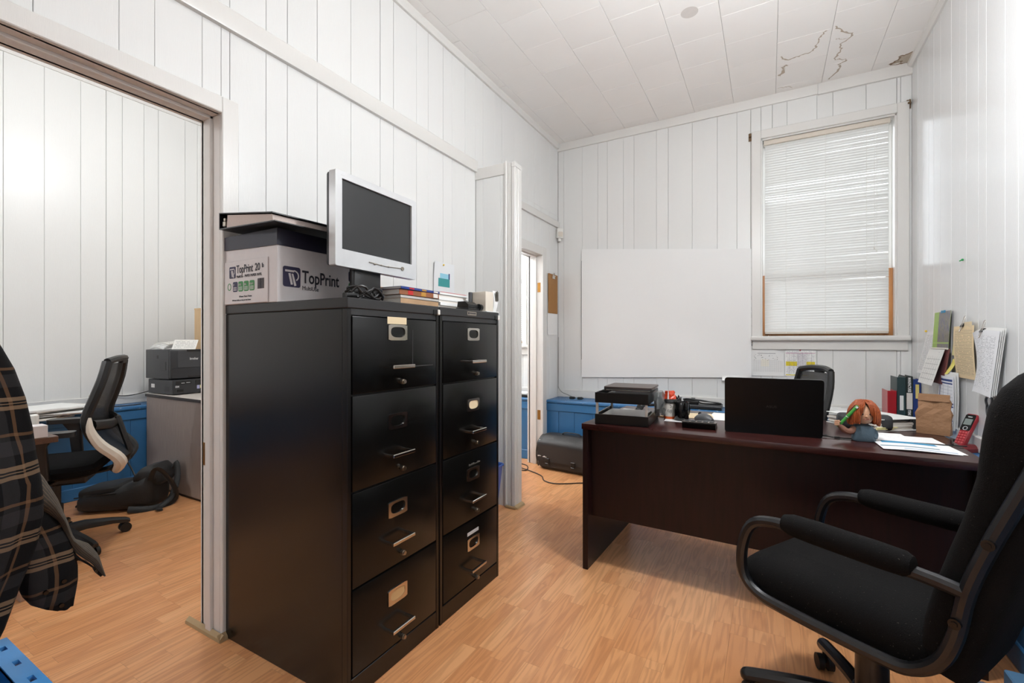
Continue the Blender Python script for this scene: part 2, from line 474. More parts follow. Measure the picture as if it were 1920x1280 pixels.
def struct(name, mb=None, mat=None, loc=(0, 0, 0)):
    o = link(name, mb.mesh(name, mat, 30) if mb else None, None, loc); o['kind'] = 'structure'
    return o
def copy_tree(o, parent=None):
    c = o.copy(); COL.objects.link(c)
    if parent: c.parent = parent
    for ch in list(o.children): copy_tree(ch, c)
    return c
def frame(origin, xd, yd):
    x = Vector(xd).normalized(); y = Vector(yd); y = (y - x * y.dot(x)).normalized(); z = x.cross(y)
    M = Matrix((x, y, z)).transposed().to_4x4(); M.translation = Vector(origin); return M
def text(name, s, size, M, mat, parent, align='LEFT', sx=1, ext=.0003, bold=0):
    cu = bpy.data.curves.new(name, 'FONT'); cu.body = s; cu.size = size; cu.extrude = ext; cu.align_x = align; cu.offset = bold; cu.resolution_u = 3
    t = bpy.data.objects.new('tmp', cu); COL.objects.link(t)
    me = bpy.data.meshes.new_from_object(t); bpy.data.objects.remove(t); bpy.data.curves.remove(cu)
    me.name = name; me.transform(M @ Matrix.Diagonal((sx, 1, 1, 1)))
    me.materials.clear(); me.materials.append(mat)
    return link(name, me, parent)
def rrect(x0, y0, x1, y1, r, k=4):
    out = []
    for cx, cy, a0 in ((x1 - r, y0 + r, -90), (x1 - r, y1 - r, 0), (x0 + r, y1 - r, 90), (x0 + r, y0 + r, 180)):
        for i in range(k + 1):
            a = R(a0 + 90 * i / k); out.append((cx + r * math.cos(a), cy + r * math.sin(a)))
    return out
def smooth_path(pts, k=5):
    """Catmull-Rom through pts"""
    P = [Vector(p) for p in pts]; out = []
    for i in range(len(P) - 1):
        p0, p1, p2, p3 = P[max(i - 1, 0)], P[i], P[i + 1], P[min(i + 2, len(P) - 1)]
        for j in range(k):
            t = j / k
            out.append(.5 * ((2 * p1) + (p2 - p0) * t + (2 * p0 - 5 * p1 + 4 * p2 - p3) * t * t + (3 * p1 - p0 - 3 * p2 + p3) * t ** 3))
    out.append(P[-1]); return out

XL, XR, YB, ZC = -1.865, 0.892, 4.25, 3.15
XF = -4.62     # far wall of the side office
YF = -2.6      # wall behind the camera
# ================================================================== STRUCTURE
# floor: laminate planks laid along the room
fb = MB().box(-4.75, YF - .1, -.06, XR + .15, YB + .12, -.0085)
floor = struct('floor', fb, FLOOR)
PW, PL = .1902, 1.26
pl_me = {}
def plank_mesh(w, l):
    key = (round(w, 3), round(l, 3))
    if key not in pl_me: pl_me[key] = MB().box(0.0001, 0.0001, -.008, w - .0001, l - .0001, 0, .0003).mesh('plank', FLOOR, 0)
    return pl_me[key]
x = -4.70; i = 0
while x < XR + .05:
    y = -1.3 - (i * .437 % PL)
    while y < YB:
        y0 = max(y, -1.3); y1 = min(y + PL, YB)
        if y1 - y0 > .05: link('plank', plank_mesh(PW, y1 - y0), floor, (x, y0, 0))
        y += PL
    x += PW; i += 1

# ceiling tiles, 12 inch squares in running bond
cb = MB().box(XL - .05, YF - .1, ZC + .012, XR + .1, YB + .1, ZC + .08)
ceiling = struct('ceiling', cb, GAP)
tile_cache = {}
def tile(x0, y0, x1, y1):
    key = (round(x1 - x0, 3), round(y1 - y0, 3))
    if key not in tile_cache:
        tile_cache[key] = MB().box(.0008, .0008, 0, x1 - x0 - .0008, y1 - y0 - .0008, .012, .0014).mesh('tile', CEIL, 0)
    return link('tile', tile_cache[key], ceiling, (x0, y0, ZC + random.choice((0, 0, .0008))))
TS = .305
for k in range(-1, 9):
    x0 = -1.783 + k * TS; x1 = x0 + TS
    x0c, x1c = max(x0, XL), min(x1, XR)
    if x1c - x0c < .01: continue
    off = .5 if k % 2 == 0 else 0
    y = 3.066 - TS * (12 + off)
    while y < YB:
        y0, y1 = max(y, -.4), min(y + TS, YB)
        if y1 - y0 > .01: tile(x0c, y0, x1c, y1)
        y += TS
def stain(pts, w, col, seed):
    rd = random.Random(seed); P = smooth_path([(x_, y_, 0) for x_, y_ in pts], 6); L, Rr = [], []
    for i, p in enumerate(P):
        t_ = (P[min(i + 1, len(P) - 1)] - P[max(i - 1, 0)]).normalized(); n_ = Vector((-t_.y, t_.x, 0)); j = n_ * rd.uniform(-.007, .007)
        L.append(p + j + n_ * w * rd.uniform(.15, .6)); Rr.append(p + j - n_ * w * rd.uniform(.15, 1.3))
    m = MB()
    for i in range(len(P) - 1): m.loft([[(q.x, q.y, z) for q in (L[i], L[i + 1], Rr[i + 1], Rr[i])] for z in (ZC - .0004, ZC + .0004)])
    part('water_stain', m, col, ceiling, smooth=0)
STN = pm('water_stain_edge', (186, 172, 156), .6, var=.12, nscale=40); STN2 = pm('water_stain_faint', (206, 197, 187), .6, var=.06, nscale=40); STN3 = pm('water_stain_brown', (140, 118, 94), .6, var=.2, nscale=50)
stain([(.315, 3.53), (.29, 3.60), (.275, 3.68), (.255, 3.735), (.18, 3.75), (.11, 3.765), (.075, 3.70)], .008, STN, 1)
stain([(.112, 3.83), (.085, 3.86), (.095, 3.90), (.062, 3.96)], .014, STN, 2)
stain([(.06, 4.15), (.12, 4.165), (.16, 4.185)], .005, STN2, 3)
stain([(.362, 3.515), (.42, 3.60), (.475, 3.67), (.42, 3.74), (.425, 3.83), (.405, 3.92), (.475, 3.965), (.435, 4.01), (.45, 4.06), (.40, 4.20)], .009, STN, 4)
stain([(.385, 3.66), (.43, 3.69), (.475, 3.672)], .005, STN2, 5)
m = MB(); m.loft([[(x_, y_, z) for x_, y_ in ((.885, 4.07), (.84, 4.10), (.80, 4.10), (.80, 4.145), (.745, 4.19), (.80, 4.195), (.885, 4.222))] for z in (ZC - .0003, ZC + .0004)]); part('water_stain', m, pm('water_stain_tan', (196, 184, 168), .6, var=.15, nscale=30), ceiling, smooth=0)
stain([(.884, 4.065), (.835, 4.10), (.80, 4.10), (.795, 4.14), (.75, 4.19), (.80, 4.17), (.82, 4.20)], .010, STN3, 6)
stain([(.76, 4.205), (.83, 4.222), (.888, 4.222)], .010, STN3, 7)
m = MB(); m.lathe([(.05, 0), (.001, 0.0003)], 24, (-.42, 2.93, ZC - .0004)); part('water_stain', m, pm('water_stain_smudge', (214, 209, 204), .6), ceiling, smooth=0)
rest = part('tile', MB().box(XL, YF, ZC, XR, -.4, ZC + .012), CEIL, ceiling)
struct('ceiling_side_room', MB().box(XF - .1, YF - .1, 3.31, XL - .12, 2.76, 3.38), PLASTER)
struct('ceiling_back_room', MB().box(XF - .1, 2.86, ZC, XL - .1, YB + .1, ZC + .07), PLASTER)

board_cache = {}
def board(parent, axis, face, depth, a0, a1, z0, z1, mat, gap=.0016):
    """a board; axis 'y' = lies in an x=const wall running along y, 'x' = in a y=const wall; face plane, depth<0 means the back is at face+depth"""
    w = a1 - a0 - 2 * gap; h = z1 - z0
    if w < .004 or h < .02: return
    g = gap * random.uniform(.35, 1.2); w = a1 - a0 - 2 * g
    key = (axis, round(w, 3), round(h, 3), round(depth, 4), mat.name)
    if key not in board_cache:
        lo, hi = min(0, depth), max(0, depth)
        m = MB()
        if axis == 'y': m.box(lo, 0, 0, hi, w, h, .0016)
        else: m.box(0, lo, 0, w, hi, h, .0016)
        board_cache[key] = m.mesh('board', mat, 0)
    j = random.uniform(-.0006, .0006)
    if axis == 'y': return link('board', board_cache[key], parent, (face + j, a0 + g, z0))
    return link('board', board_cache[key], parent, (a0 + g, face + j, z0))
def boards(parent, axis, face, depth, joints, z0, z1, mat, holes=(), gap=.0011):
    """holes: (a0,a1,za,zb) openings"""
    cuts = sorted(set(joints) | {h[0] for h in holes if joints[0] < h[0] < joints[-1]} | {h[1] for h in holes if joints[0] < h[1] < joints[-1]})
    for a0, a1 in zip(cuts[:-1], cuts[1:]):
        segs = [(z0, z1)]
        m = (a0 + a1) / 2
        for h in holes:
            if h[0] < m < h[1]:
                ns = []
                for s0, s1 in segs:
                    if h[3] <= s0 or h[2] >= s1: ns.append((s0, s1)); continue
                    if h[2] > s0: ns.append((s0, h[2]))
                    if h[3] < s1: ns.append((h[3], s1))
                segs = ns
        for s0, s1 in segs: board(parent, axis, face, depth, a0, a1, s0, s1, mat, gap)

# ---- left wall (partition with two doorways)
D1 = (.255, .984, 2.044)     # doorway to the side office
D2 = (3.03, 3.861, 1.965)    # doorway to the back room
m = MB(); xa, xb = XL - .12, XL - .012
for y0, y1, z0 in ((YF, D1[0] - .02, 0), (D1[0] - .02, D1[1] + .02, D1[2] + .02), (D1[1] + .02, D2[0] - .02, 0), (D2[0] - .02, D2[1] + .02, D2[2] + .02), (D2[1] + .02, YB + .1, 0)):
    m.box(xa, y0, z0, xb, y1, 3.31)
wl = struct('wall_left', m, GAP)
JL = [YF, -2.2, -1.8, -1.4, -1.05, -.8, -.55, -.35, -.18, -.02, .11, .27, .467, .668, .768, .921, 1.022, 1.172, 1.27, 1.424, 1.623, 1.825, 1.927, 2.121, 2.231, 2.381, 2.479, 2.628, 2.76]
JL2 = [2.86, 3.029, 3.135, 3.346, 3.589, 3.715, 3.838, 4.04, YB]
h1 = (D1[0] - .005, D1[1] + .005, 0, D1[2]); h2 = (D2[0] - .005, D2[1] + .005, 0, D2[2])
boards(wl, 'y', XL, -.012, JL, 0, 2.42, WHITE, (h1,))
boards(wl, 'y', XL, -.012, JL + JL2[:], 2.42, ZC, WHITE)
boards(wl, 'y', XL, -.012, JL2, 0, 2.42, WHITE, (h2,))
# plain face towards the side office
m = MB()
for y0, y1, z0 in ((YF, D1[0], 0), (D1[0], D1[1], D1[2]), (D1[1], 2.76, 0)): m.box(xa - .012, y0, z0, xa, y1, 3.31)
for y0, y1, z0 in ((2.86, D2[0], 0), (D2[0], D2[1], D2[2]), (D2[1], YB, 0)): m.box(xa - .012, y0, z0, xa, y1, ZC)
part('lining_panel', m, PLASTER, wl)

def moulding(name, prof, axis, a0, a1, mat=TRIM, parent=None):
    """prof: 2D profile (d,z) extruded along axis"""
    m = MB(); m.prism(prof, a0, a1, 'y' if axis == 'y' else 'x')
    if parent: return part(name, m, mat, parent)
    return struct(name, m, mat)
# crown, rail on left wall ('y' prism: u=x, v=z)
moulding('trim_1', [(XL - .004, 3.095), (XL + .016, 3.095), (XL + .02, 3.1), (XL + .02, ZC), (XL - .004, ZC)], 'y', YF, YB - .02)
moulding('trim_2', [(XL - .004, 2.385), (XL + .02, 2.385), (XL + .022, 2.39), (XL + .022, 2.462), (XL + .016, 2.47), (XL - .004, 2.47)], 'y', YF, 2.758)
moulding('trim_3', [(XL - .004, 2.30), (XL + .02, 2.30), (XL + .022, 2.305), (XL + .022, 2.358), (XL + .016, 2.365), (XL - .004, 2.365)], 'y', 2.862, YB - .001)
# crown on back wall ('x' prism: u=y, v=z)
moulding('trim_4', [(YB + .004, 3.075), (YB - .018, 3.075), (YB - .02, 3.08), (YB - .02, ZC), (YB + .004, ZC)], 'x', XL, .33)
moulding('trim_5', [(YB + .004, 3.068), (YB - .022, 3.068), (YB - .024, 3.074), (YB - .024, ZC), (YB + .004, ZC)], 'x', .331, XR)
moulding('trim_6', [(XR + .004, 3.11), (XR - .012, 3.11), (XR - .03, 3.128), (XR - .03, ZC), (XR + .004, ZC)], 'y', YF, YB - .025)

# ---- doorway casings
def doorway(name, D, casing_w, top, casing_left=True):
    d = struct(name); y0, y1, zt = D
    t = .018
    m = MB().box(XL, y1, 0, XL + t, y1 + casing_w, zt + casing_w, .003); part('casing', m, TRIM, d)
    m = MB().box(XL, y0 - casing_w, 0, XL + t, y0, zt + casing_w, .003); part('casing', m, TRIM, d)
    m = MB().box(XL, y0, zt, XL + t, y1, zt + casing_w, .003); part('head_casing', m, TRIM, d)
    # jambs: main lining + stop
    m = MB().box(xa - .012, y1, 0, XL + .001, y1 + .019, zt + .019, .002); m.box(xa + .035, y1 - .012, 0, xa + .072, y1 + .001, zt, .002); part('jamb', m, OLDTRIM, d)
    m = MB().box(xa - .012, y0 - .019, 0, XL + .001, y0, zt + .019, .002); m.box(xa + .035, y0 - .001, 0, xa + .072, y0 + .012, zt, .002); part('jamb', m, OLDTRIM, d)
    m = MB().box(xa - .012, y0, zt, XL + .001, y1, zt + .019, .002); m.box(xa + .035, y0, zt - .012, xa + .072, y1, zt + .001, .002); part('head_jamb', m, OLDTRIM, d)
    # casing on the far side
    m = MB().box(xa - .03, y1 + .004, 0, xa - .012, y1 + casing_w, zt + casing_w, .003); part('casing', m, TRIM, d)
    m = MB().box(xa - .03, y0 - casing_w, zt, xa - .012, y1 + casing_w, zt + casing_w, .003); part('head_casing', m, TRIM, d)
    return d
d1 = doorway('door_1', D1, .064, 2.108)
m = MB().box(xa - .0, D1[1] - .002, .66, xa + .028, D1[1] + .001, .75); part('strike_plate', m, BRASS, d1, 'brass strike plate on the white jamb')
SHOE = pm('bare_tan_wood', (176, 150, 112), .6)
m = MB().prism([(D1[1] - .004, .0), (D1[1] - .02, .0), (D1[1] - .018, .012), (D1[1] - .004, .024)], xa - .10, XL + .035, 'x')
m.prism([(XL + .018, 0), (XL + .036, 0), (XL + .033, .012), (XL + .018, .026)], D1[1] - .02, D1[1] + .012, 'y')
part('shoe_moulding', m, SHOE, d1, 'bare wood moulding block at the foot of the frame')
d2 = doorway('door_2', D2, .078, 2.07)
for z in (1.62, .42):
    m = MB().box(xa + .08, D2[1] - .0015, z, xa + .112, D2[1] + .001, z + .09); part('hinge_plate', m, BRASS, d2, 'brass hinge plate')

# ---- stub partition with end post
m = MB().box(XL, 2.772, 0, -1.612, 2.848, 2.41)
ws = struct('wall_partition', m, GAP)
boards(ws, 'x', 2.76, .012, [XL, -1.80, -1.655, -1.613], 0, 2.33, WHITE)
part('cap_board', MB().box(XL, 2.752, 2.33, -1.612, 2.772, 2.41, .002), TRIM, ws)
m = MB().box(-1.612, 2.745, 0, -1.597, 2.86, 2.42, .003).box(-1.597, 2.76, 0, -1.56, 2.85, 2.405, .003)
m.box(-1.56, 2.752, 0, -1.53, 2.768, 2.37, .004).box(-1.56, 2.775, 0, -1.53, 2.792, 2.37, .004).box(-1.56, 2.80, 0, -1.53, 2.85, 2.37, .004).box(-1.56, 2.752, 2.37, -1.53, 2.85, 2.405, .003)
part('end_post', m, TRIM, ws)
part('shoe_moulding', MB().prism([(-1.53, 0), (-1.505, 0), (-1.51, .012), (-1.53, .022)], 2.74, 2.85, 'y').box(-1.6, 2.728, 0, -1.51, 2.745, .018, .004), SHOE, ws)
struct('wall_side_room_end', MB().box(XF - .1, 2.76, 0, xa - .012, 2.86, 3.31), PLASTER)

# ---- back wall with two windows
WX0, WX1, WZ0, WZ1 = -.058, .808, 1.20, 2.812
R0, R1, RZ0, RZ1 = -3.3, -2.270, 1.12, 2.75
m = MB(); ya, yb2 = YB + .012, YB + .14
for x0, x1, z0, z1 in ((XF - .1, R0, 0, 3.31), (R0, R1, 0, RZ0), (R0, R1, RZ1, 3.31), (R1, WX0, 0, 3.31), (WX0, WX1, 0, WZ0), (WX0, WX1, WZ1, 3.31), (WX1, XR + .12, 0, 3.31)):
    m.box(x0, ya, z0, x1, yb2, z1)
wb = struct('wall_back', m, GAP)
JB = [XL, -1.802, -1.604, -1.445, -1.35, -1.195, -1.095, -.891, -.789, -.586, -.385, -.234, -.131, .023, .126, .325, .427, .63, .83, XR]
boards(wb, 'x', YB, .012, JB, 0, ZC, WHITE, ((WX0, WX1, WZ0, WZ1),), gap=.0009)
JB2 = [XF, -4.4, -4.2, -3.95, -3.8, -3.6, -3.45, -3.2, -3.05, -2.9, -2.7, -2.5, -2.33, -2.18, -2.09, xa - .012]
boards(wb, 'x', YB, .012, JB2, 0, ZC, WHITE, ((R0, R1, RZ0, RZ1),))

# ---- right wall, glossy grooved panelling
m = MB().box(XR + .0035, YF, 0, XR + .1, YB + .14, 3.31)
wr = struct('wall_right', m, pm('pale_joint', (244, 244, 244), .5))
JR = [YF, -2.2, -1.8, -1.4, -1.0, -.6, -.2, .2, .5, .8, 1.1, 1.36, 1.6, 1.83, 2.02, 2.2, 2.37, 2.53, 2.65, 2.77, 2.965, 3.058, 3.217, 3.308, 3.439, 3.622, 3.75, 3.85, 3.99, 4.1, YB]
boards(wr, 'y', XR, .003, JR, 0, ZC, WHITEP, gap=.0011)

# ---- side office: far wall, wall behind the camera
wf = struct('wall_far', MB().box(XF - .1, YF, 0, XF - .012, YB, 3.31), GAP)
JF = [YF, -2.2, -1.8, -1.4, -1, -.7, -.4, -.1, .15, .4, .6, .8, 1.01, 1.215, 1.417, 1.572, 1.676, 1.825, 1.93, 2.137, 2.239, 2.4, 2.6, 2.76]
boards(wf, 'y', XF, -.012, JF, 0, 3.31, WHITE)
boards(wf, 'y', XF, -.012, [2.86, 3.2, 3.6, 3.9, YB], 0, ZC, WHITE)
moulding('trim_7', [(XF - .002, 3.165), (XF + .016, 3.165), (XF + .016, 3.31), (XF - .002, 3.31)], 'y', YF, 2.76)
struct('wall_front', MB().box(XF - .1, YF - .1, 0, XR + .1, YF, 3.31), PLASTER)

# ---- blue wainscot chases with a ledge
def chase(name, rail_name, axis, wall, front, a0, a1, zt, joints, sgn):
    """box along a wall: sgn = direction from the wall into the room"""
    m = MB()
    lo, hi = sorted((wall, front - sgn * .012))
    if axis == 'x': m.box(a0, lo, 0, a1, hi, zt - .03)
    else: m.box(lo, a0, 0, hi, a1, zt - .03)
    c = struct(name, m, pm('dark_blue_joint', (24, 48, 72), .8))  # dark blue backing that shows in the board joints
    boards(c, axis, front, -sgn * .012, joints, .08, zt - .105, BLUE)
    def bx(d0, d1, z0, z1, nm, mat, bev=.004, seg=1):
        d0, d1 = sorted((d0, d1)); m = MB()
        if axis == 'x': m.box(a0, d0, z0, a1, d1, z1, bev, seg)
        else: m.box(d0, a0, z0, d1, a1, z1, bev, seg)
        part(nm, m, mat, c)
    bx(wall, front + sgn * .022, zt - .032, zt, 'ledge', BLUEWORN, .012, 3)
    bx(front - sgn * .01, front + sgn * .012, zt - .105, zt - .033, 'apron', BLUE)
    bx(front - sgn * .01, front + sgn * .010, 0, .09, 'skirting', BLUE)
    d0, d1 = sorted((wall - sgn * .002, wall + sgn * .016)); m = MB()
    if axis == 'x': m.box(a0, d0, zt, a1, d1, zt + .075, .003)
    else: m.box(d0, a0, zt, d1, a1, zt + .075, .003)
    struct(rail_name, m, TRIM)
    return c
chase('wall_lower_back', 'trim_8', 'x', YB, 3.98, XL + .001, XR - .001, .60, [XL, -1.74, -1.58, -1.40, -1.22, -1.05, -.85, -.7, -.5, -.3, -.1, .1, .3, .5, .76, XR], -1)
chase('wall_lower_back_room', 'trim_9', 'x', YB, 3.98, XF + .001, xa - .013, .60, [XF, -4.4, -4.1, -3.8, -3.5, -3.2, -2.9, -2.7, -2.5, -2.3, -2.14, xa - .013], -1)
chase('wall_lower_right', 'trim_10', 'y', XR, .77, YF, YB - .28, .62, [YF, -2, -1.5, -1.1, -.8, -.5, -.2, .1, .35, .6, .85, 1.05, 1.3, 1.5, 1.75, 2, 2.3, 2.6, 2.9, 3.2, 3.5, 3.8, YB - .28], -1)
chase('wall_lower_far', 'trim_11', 'y', XF, -4.39, YF, 2.76, .645, [YF, -2, -1.4, -.9, -.5, -.2, .1, .4, .65, .9, 1.1, 1.3, 1.5, 1.645, 1.8, 2, 2.3, 2.76], 1)
struct('baseboard_right', MB().box(.672, -2, 0, .768, 2.1, .08, .004), pm('worn_pale_blue_paint', (92, 132, 166), .4, var=.15, nscale=9))
struct('trim_12', MB().box(.598, -2, 0, .655, 2.1, .02, .004), pm('grey_blue_strip', (96, 102, 116), .45, var=.2, nscale=5))

# ---- main window
w1 = struct('window_1')
cw = .068
part('casing', MB().box(WX0 - cw, YB - .018, WZ0 - .01, WX0, YB + .002, WZ1 + cw, .003), TRIM, w1)
part('casing', MB().box(WX1, YB - .018, WZ0 - .01, WX1 + cw, YB + .002, WZ1 + cw, .003), TRIM, w1)
part('head_casing', MB().box(WX0, YB - .018, WZ1, WX1, YB + .002, WZ1 + cw, .003), TRIM, w1)
part('sill', MB().box(WX0 - cw - .004, YB - .055, WZ0 - .038, WX1 + cw + .004, YB + .05, WZ0, .012, 3), TRIM, w1)
part('apron', MB().box(WX0 - cw + .008, YB - .02, WZ0 - .108, WX1 + cw - .008, YB + .002, WZ0 - .036, .003), TRIM, w1)
part('jamb', MB().box(WX0 - .004, YB, WZ0, WX0 + .012, YB + .13, WZ1, .002), TRIM, w1)
part('jamb', MB().box(WX1 - .012, YB, WZ0, WX1 + .004, YB + .13, WZ1, .002), TRIM, w1)
part('head_jamb', MB().box(WX0, YB, WZ1 - .012, WX1, YB + .13, WZ1 + .004, .002), TRIM, w1)
def sash(y, z0, z1, mat, nm):
    m = MB(); a, b = WX0 + .012, WX1 - .012; sw = .042 if nm == 'lower_sash' else .020
    m.box(a, y, z0, a + sw, y + .035, z1, .003).box(b - sw, y, z0, b, y + .035, z1, .003).box(a + sw, y, z0, b - sw, y + .035, z0 + .05, .003).box(a + sw, y, z1 - .04, b - sw, y + .035, z1, .003)
    s_ = part(nm, m, mat, w1)
    part('pane', MB().box(a + sw, y + .015, z0 + .05, b - sw, y + .019, z1 - .04), GLASS, s_)
sash(YB + .05, WZ0, 1.70, ORANGEWOOD, 'lower_sash')
sash(YB + .087, 1.66, WZ1 - .012, TRIM, 'upper_sash')

# venetian blind
bl = thing('venetian_blind', 'white aluminium venetian blind lowered over the tall window', 'blind', (0, YB + .025, 0))
BX0, BX1 = WX0 + .028, WX1 - .042
part('headrail', MB().box(BX0 - .008, -.014, WZ1 - .05, BX1 + .008, .016, WZ1 - .014, .002), CREAMPL, bl)
part('bottom_rail', MB().box(BX0 + .002, -.012, 1.216, BX1 - .002, .012, 1.234, .003), CREAMPL, bl)
def slat_mesh(w):
    m = MB(); n = 14; rings = []
    for i in range(n + 1):
        x_ = BX0 + (BX1 - BX0) * i / n
        rings.append([(x_, -.0125 * math.cos(t) if False else (-.0125 + .025 * k / 4), .0022 * (1 - ((k - 2) / 2) ** 2)) for k in range(5)] + [(x_, .0125 - .025 * k / 4, .0022 * (1 - ((k - 2) / 2) ** 2) - .0004) for k in range(5)])
    return m.loft(rings).mesh('slat', SLAT, 60)
t = 0
sme = slat_mesh(0)
NS = 76; zt_, zb_ = WZ1 - .06, 1.243
for i in range(NS):
    z = zb_ + (zt_ - zb_) * i / (NS - 1)
    tilt = 70 + random.uniform(-3, 3)
    u = i / (NS - 1)
    if .69 < u < .80: tilt = 64 + random.uniform(-4, 4)
    o = link('slat', sme, bl, (0, 0, z), (R(tilt), R(random.uniform(-.12, .12) + (.25 if random.random() < .05 else 0)), 0))
for cx in (.12, .38, .634):
    part('ladder_cord', MB().tube([(cx, -.013, 1.22), (cx, -.013, WZ1 - .05)], .0012, 6), WHITEPL, bl)
for cx, zl in ((.68, 1.86), (.694, 1.84)):
    part('pull_cord', MB().tube([(cx, -.018, zl), (cx, -.018, WZ1 - .05)], .001, 6).lathe([(.003, -.022), (.005, -.015), (.003, 0)], 8, (cx, -.018, zl)), WHITEPL, bl)
# curtain-rod brackets left on the casing corners
for (x_, z, lab) in ((-.136, 2.845, 'small rusty metal curtain bracket at the upper left corner of the window'), (.874, 2.862, 'small rusty metal curtain bracket at the upper right corner of the window')):
    m = MB().box(-.012, -.004, -.035, .012, 0, .03, .001).box(-.009, -.03, -.006, .009, -.003, .004, .001).tube([(0, -.028, 0), (0, -.036, .012), (0, -.03, .02)], .003, 6)
    single('curtain_bracket', m, pm('rusty_metal', (120, 98, 74), .6, .6, .4, 90), lab, 'bracket', (x_, YB - .001, z))

# ---- back-room window
w2 = struct('window_2')
part('casing', MB().box(R1, YB - .018, RZ0 - .02, R1 + .05, YB + .002, RZ1 + .07, .003), TRIM, w2)
part('casing', MB().box(R0 - .075, YB - .018, RZ0 - .02, R0, YB + .002, RZ1 + .07, .003), TRIM, w2)
part('head_casing', MB().box(R0, YB - .018, RZ1, R1, YB + .002, RZ1 + .07, .003), TRIM, w2)
part('sill', MB().box(R0 - .1, YB - .05, RZ0 - .03, R1 + .1, YB + .05, RZ0, .008, 2), TRIM, w2)
part('apron', MB().box(R0 - .07, YB - .02, RZ0 - .1, R1 + .07, YB + .002, RZ0 - .03, .003), TRIM, w2)
m = MB(); 
m.box(R0, YB + .05, RZ0, R0 + .05, YB + .085, RZ1).box(R1 - .03, YB + .05, RZ0, R1, YB + .085, RZ1).box(R0, YB + .05, RZ0, R1, YB + .085, RZ0 + .05).box(R0, YB + .05, RZ1 - .05, R1, YB + .085, RZ1).box(R0, YB + .05, 1.78, R1, YB + .085, 1.83)
s_ = part('sash', m, TRIM, w2); part('pane', MB().box(R0 + .05, YB + .065, RZ0 + .05, R1 - .03, YB + .069, RZ1 - .05), GLASS, s_)
b2 = thing('venetian_blind', 'white venetian blind half raised in the back room window', 'blind', (0, YB + .025, 0))
me = MB().box(R0 + .02, -.012, -.001, R1 - .012, .012, .001).mesh('slat', SLAT, 0)
for i in range(24): link('slat', me, b2, (0, 0, 1.17 + i * .021), (R(35), 0, 0))
part('bottom_rail', MB().box(R0 + .02, -.012, 1.14, R1 - .012, .012, 1.158), BRASS, b2)
part('cord', MB().tube([(R1 - .1, 0, 1.15), (R1 - .1, 0, 2.7)], .001, 6), WHITEPL, b2)

# ---- lamps (glass globes on short stems, some added unseen as fill light)
for (x_, y_, z, zc, L), lab in zip(LAMPS, ('white globe ceiling light above the filing cabinets, just beyond the top of the picture', 'added white globe fill light near the entrance behind the camera', 'white globe ceiling light in the side office, nearer its far end', 'added white globe fill light in the back room', 'added white globe fill light in the side office, nearer its entrance')):
    t = thing('ceiling_or_fill_light', lab, 'ceiling light', (x_, y_, z))
    part('stem', MB().lathe([(.06, zc - z), (.06, zc - z - .02), (.012, zc - z - .03), (.012, .13), (.05, .125), (.05, .08)], 20), WHITEPL, t)
    part('globe', MB().sphere((0, 0, 0), .10, n=24, m=16), emit_mat('lit_glass_%d' % int(L + x_ * 10), (247, 250, 253), L), t)
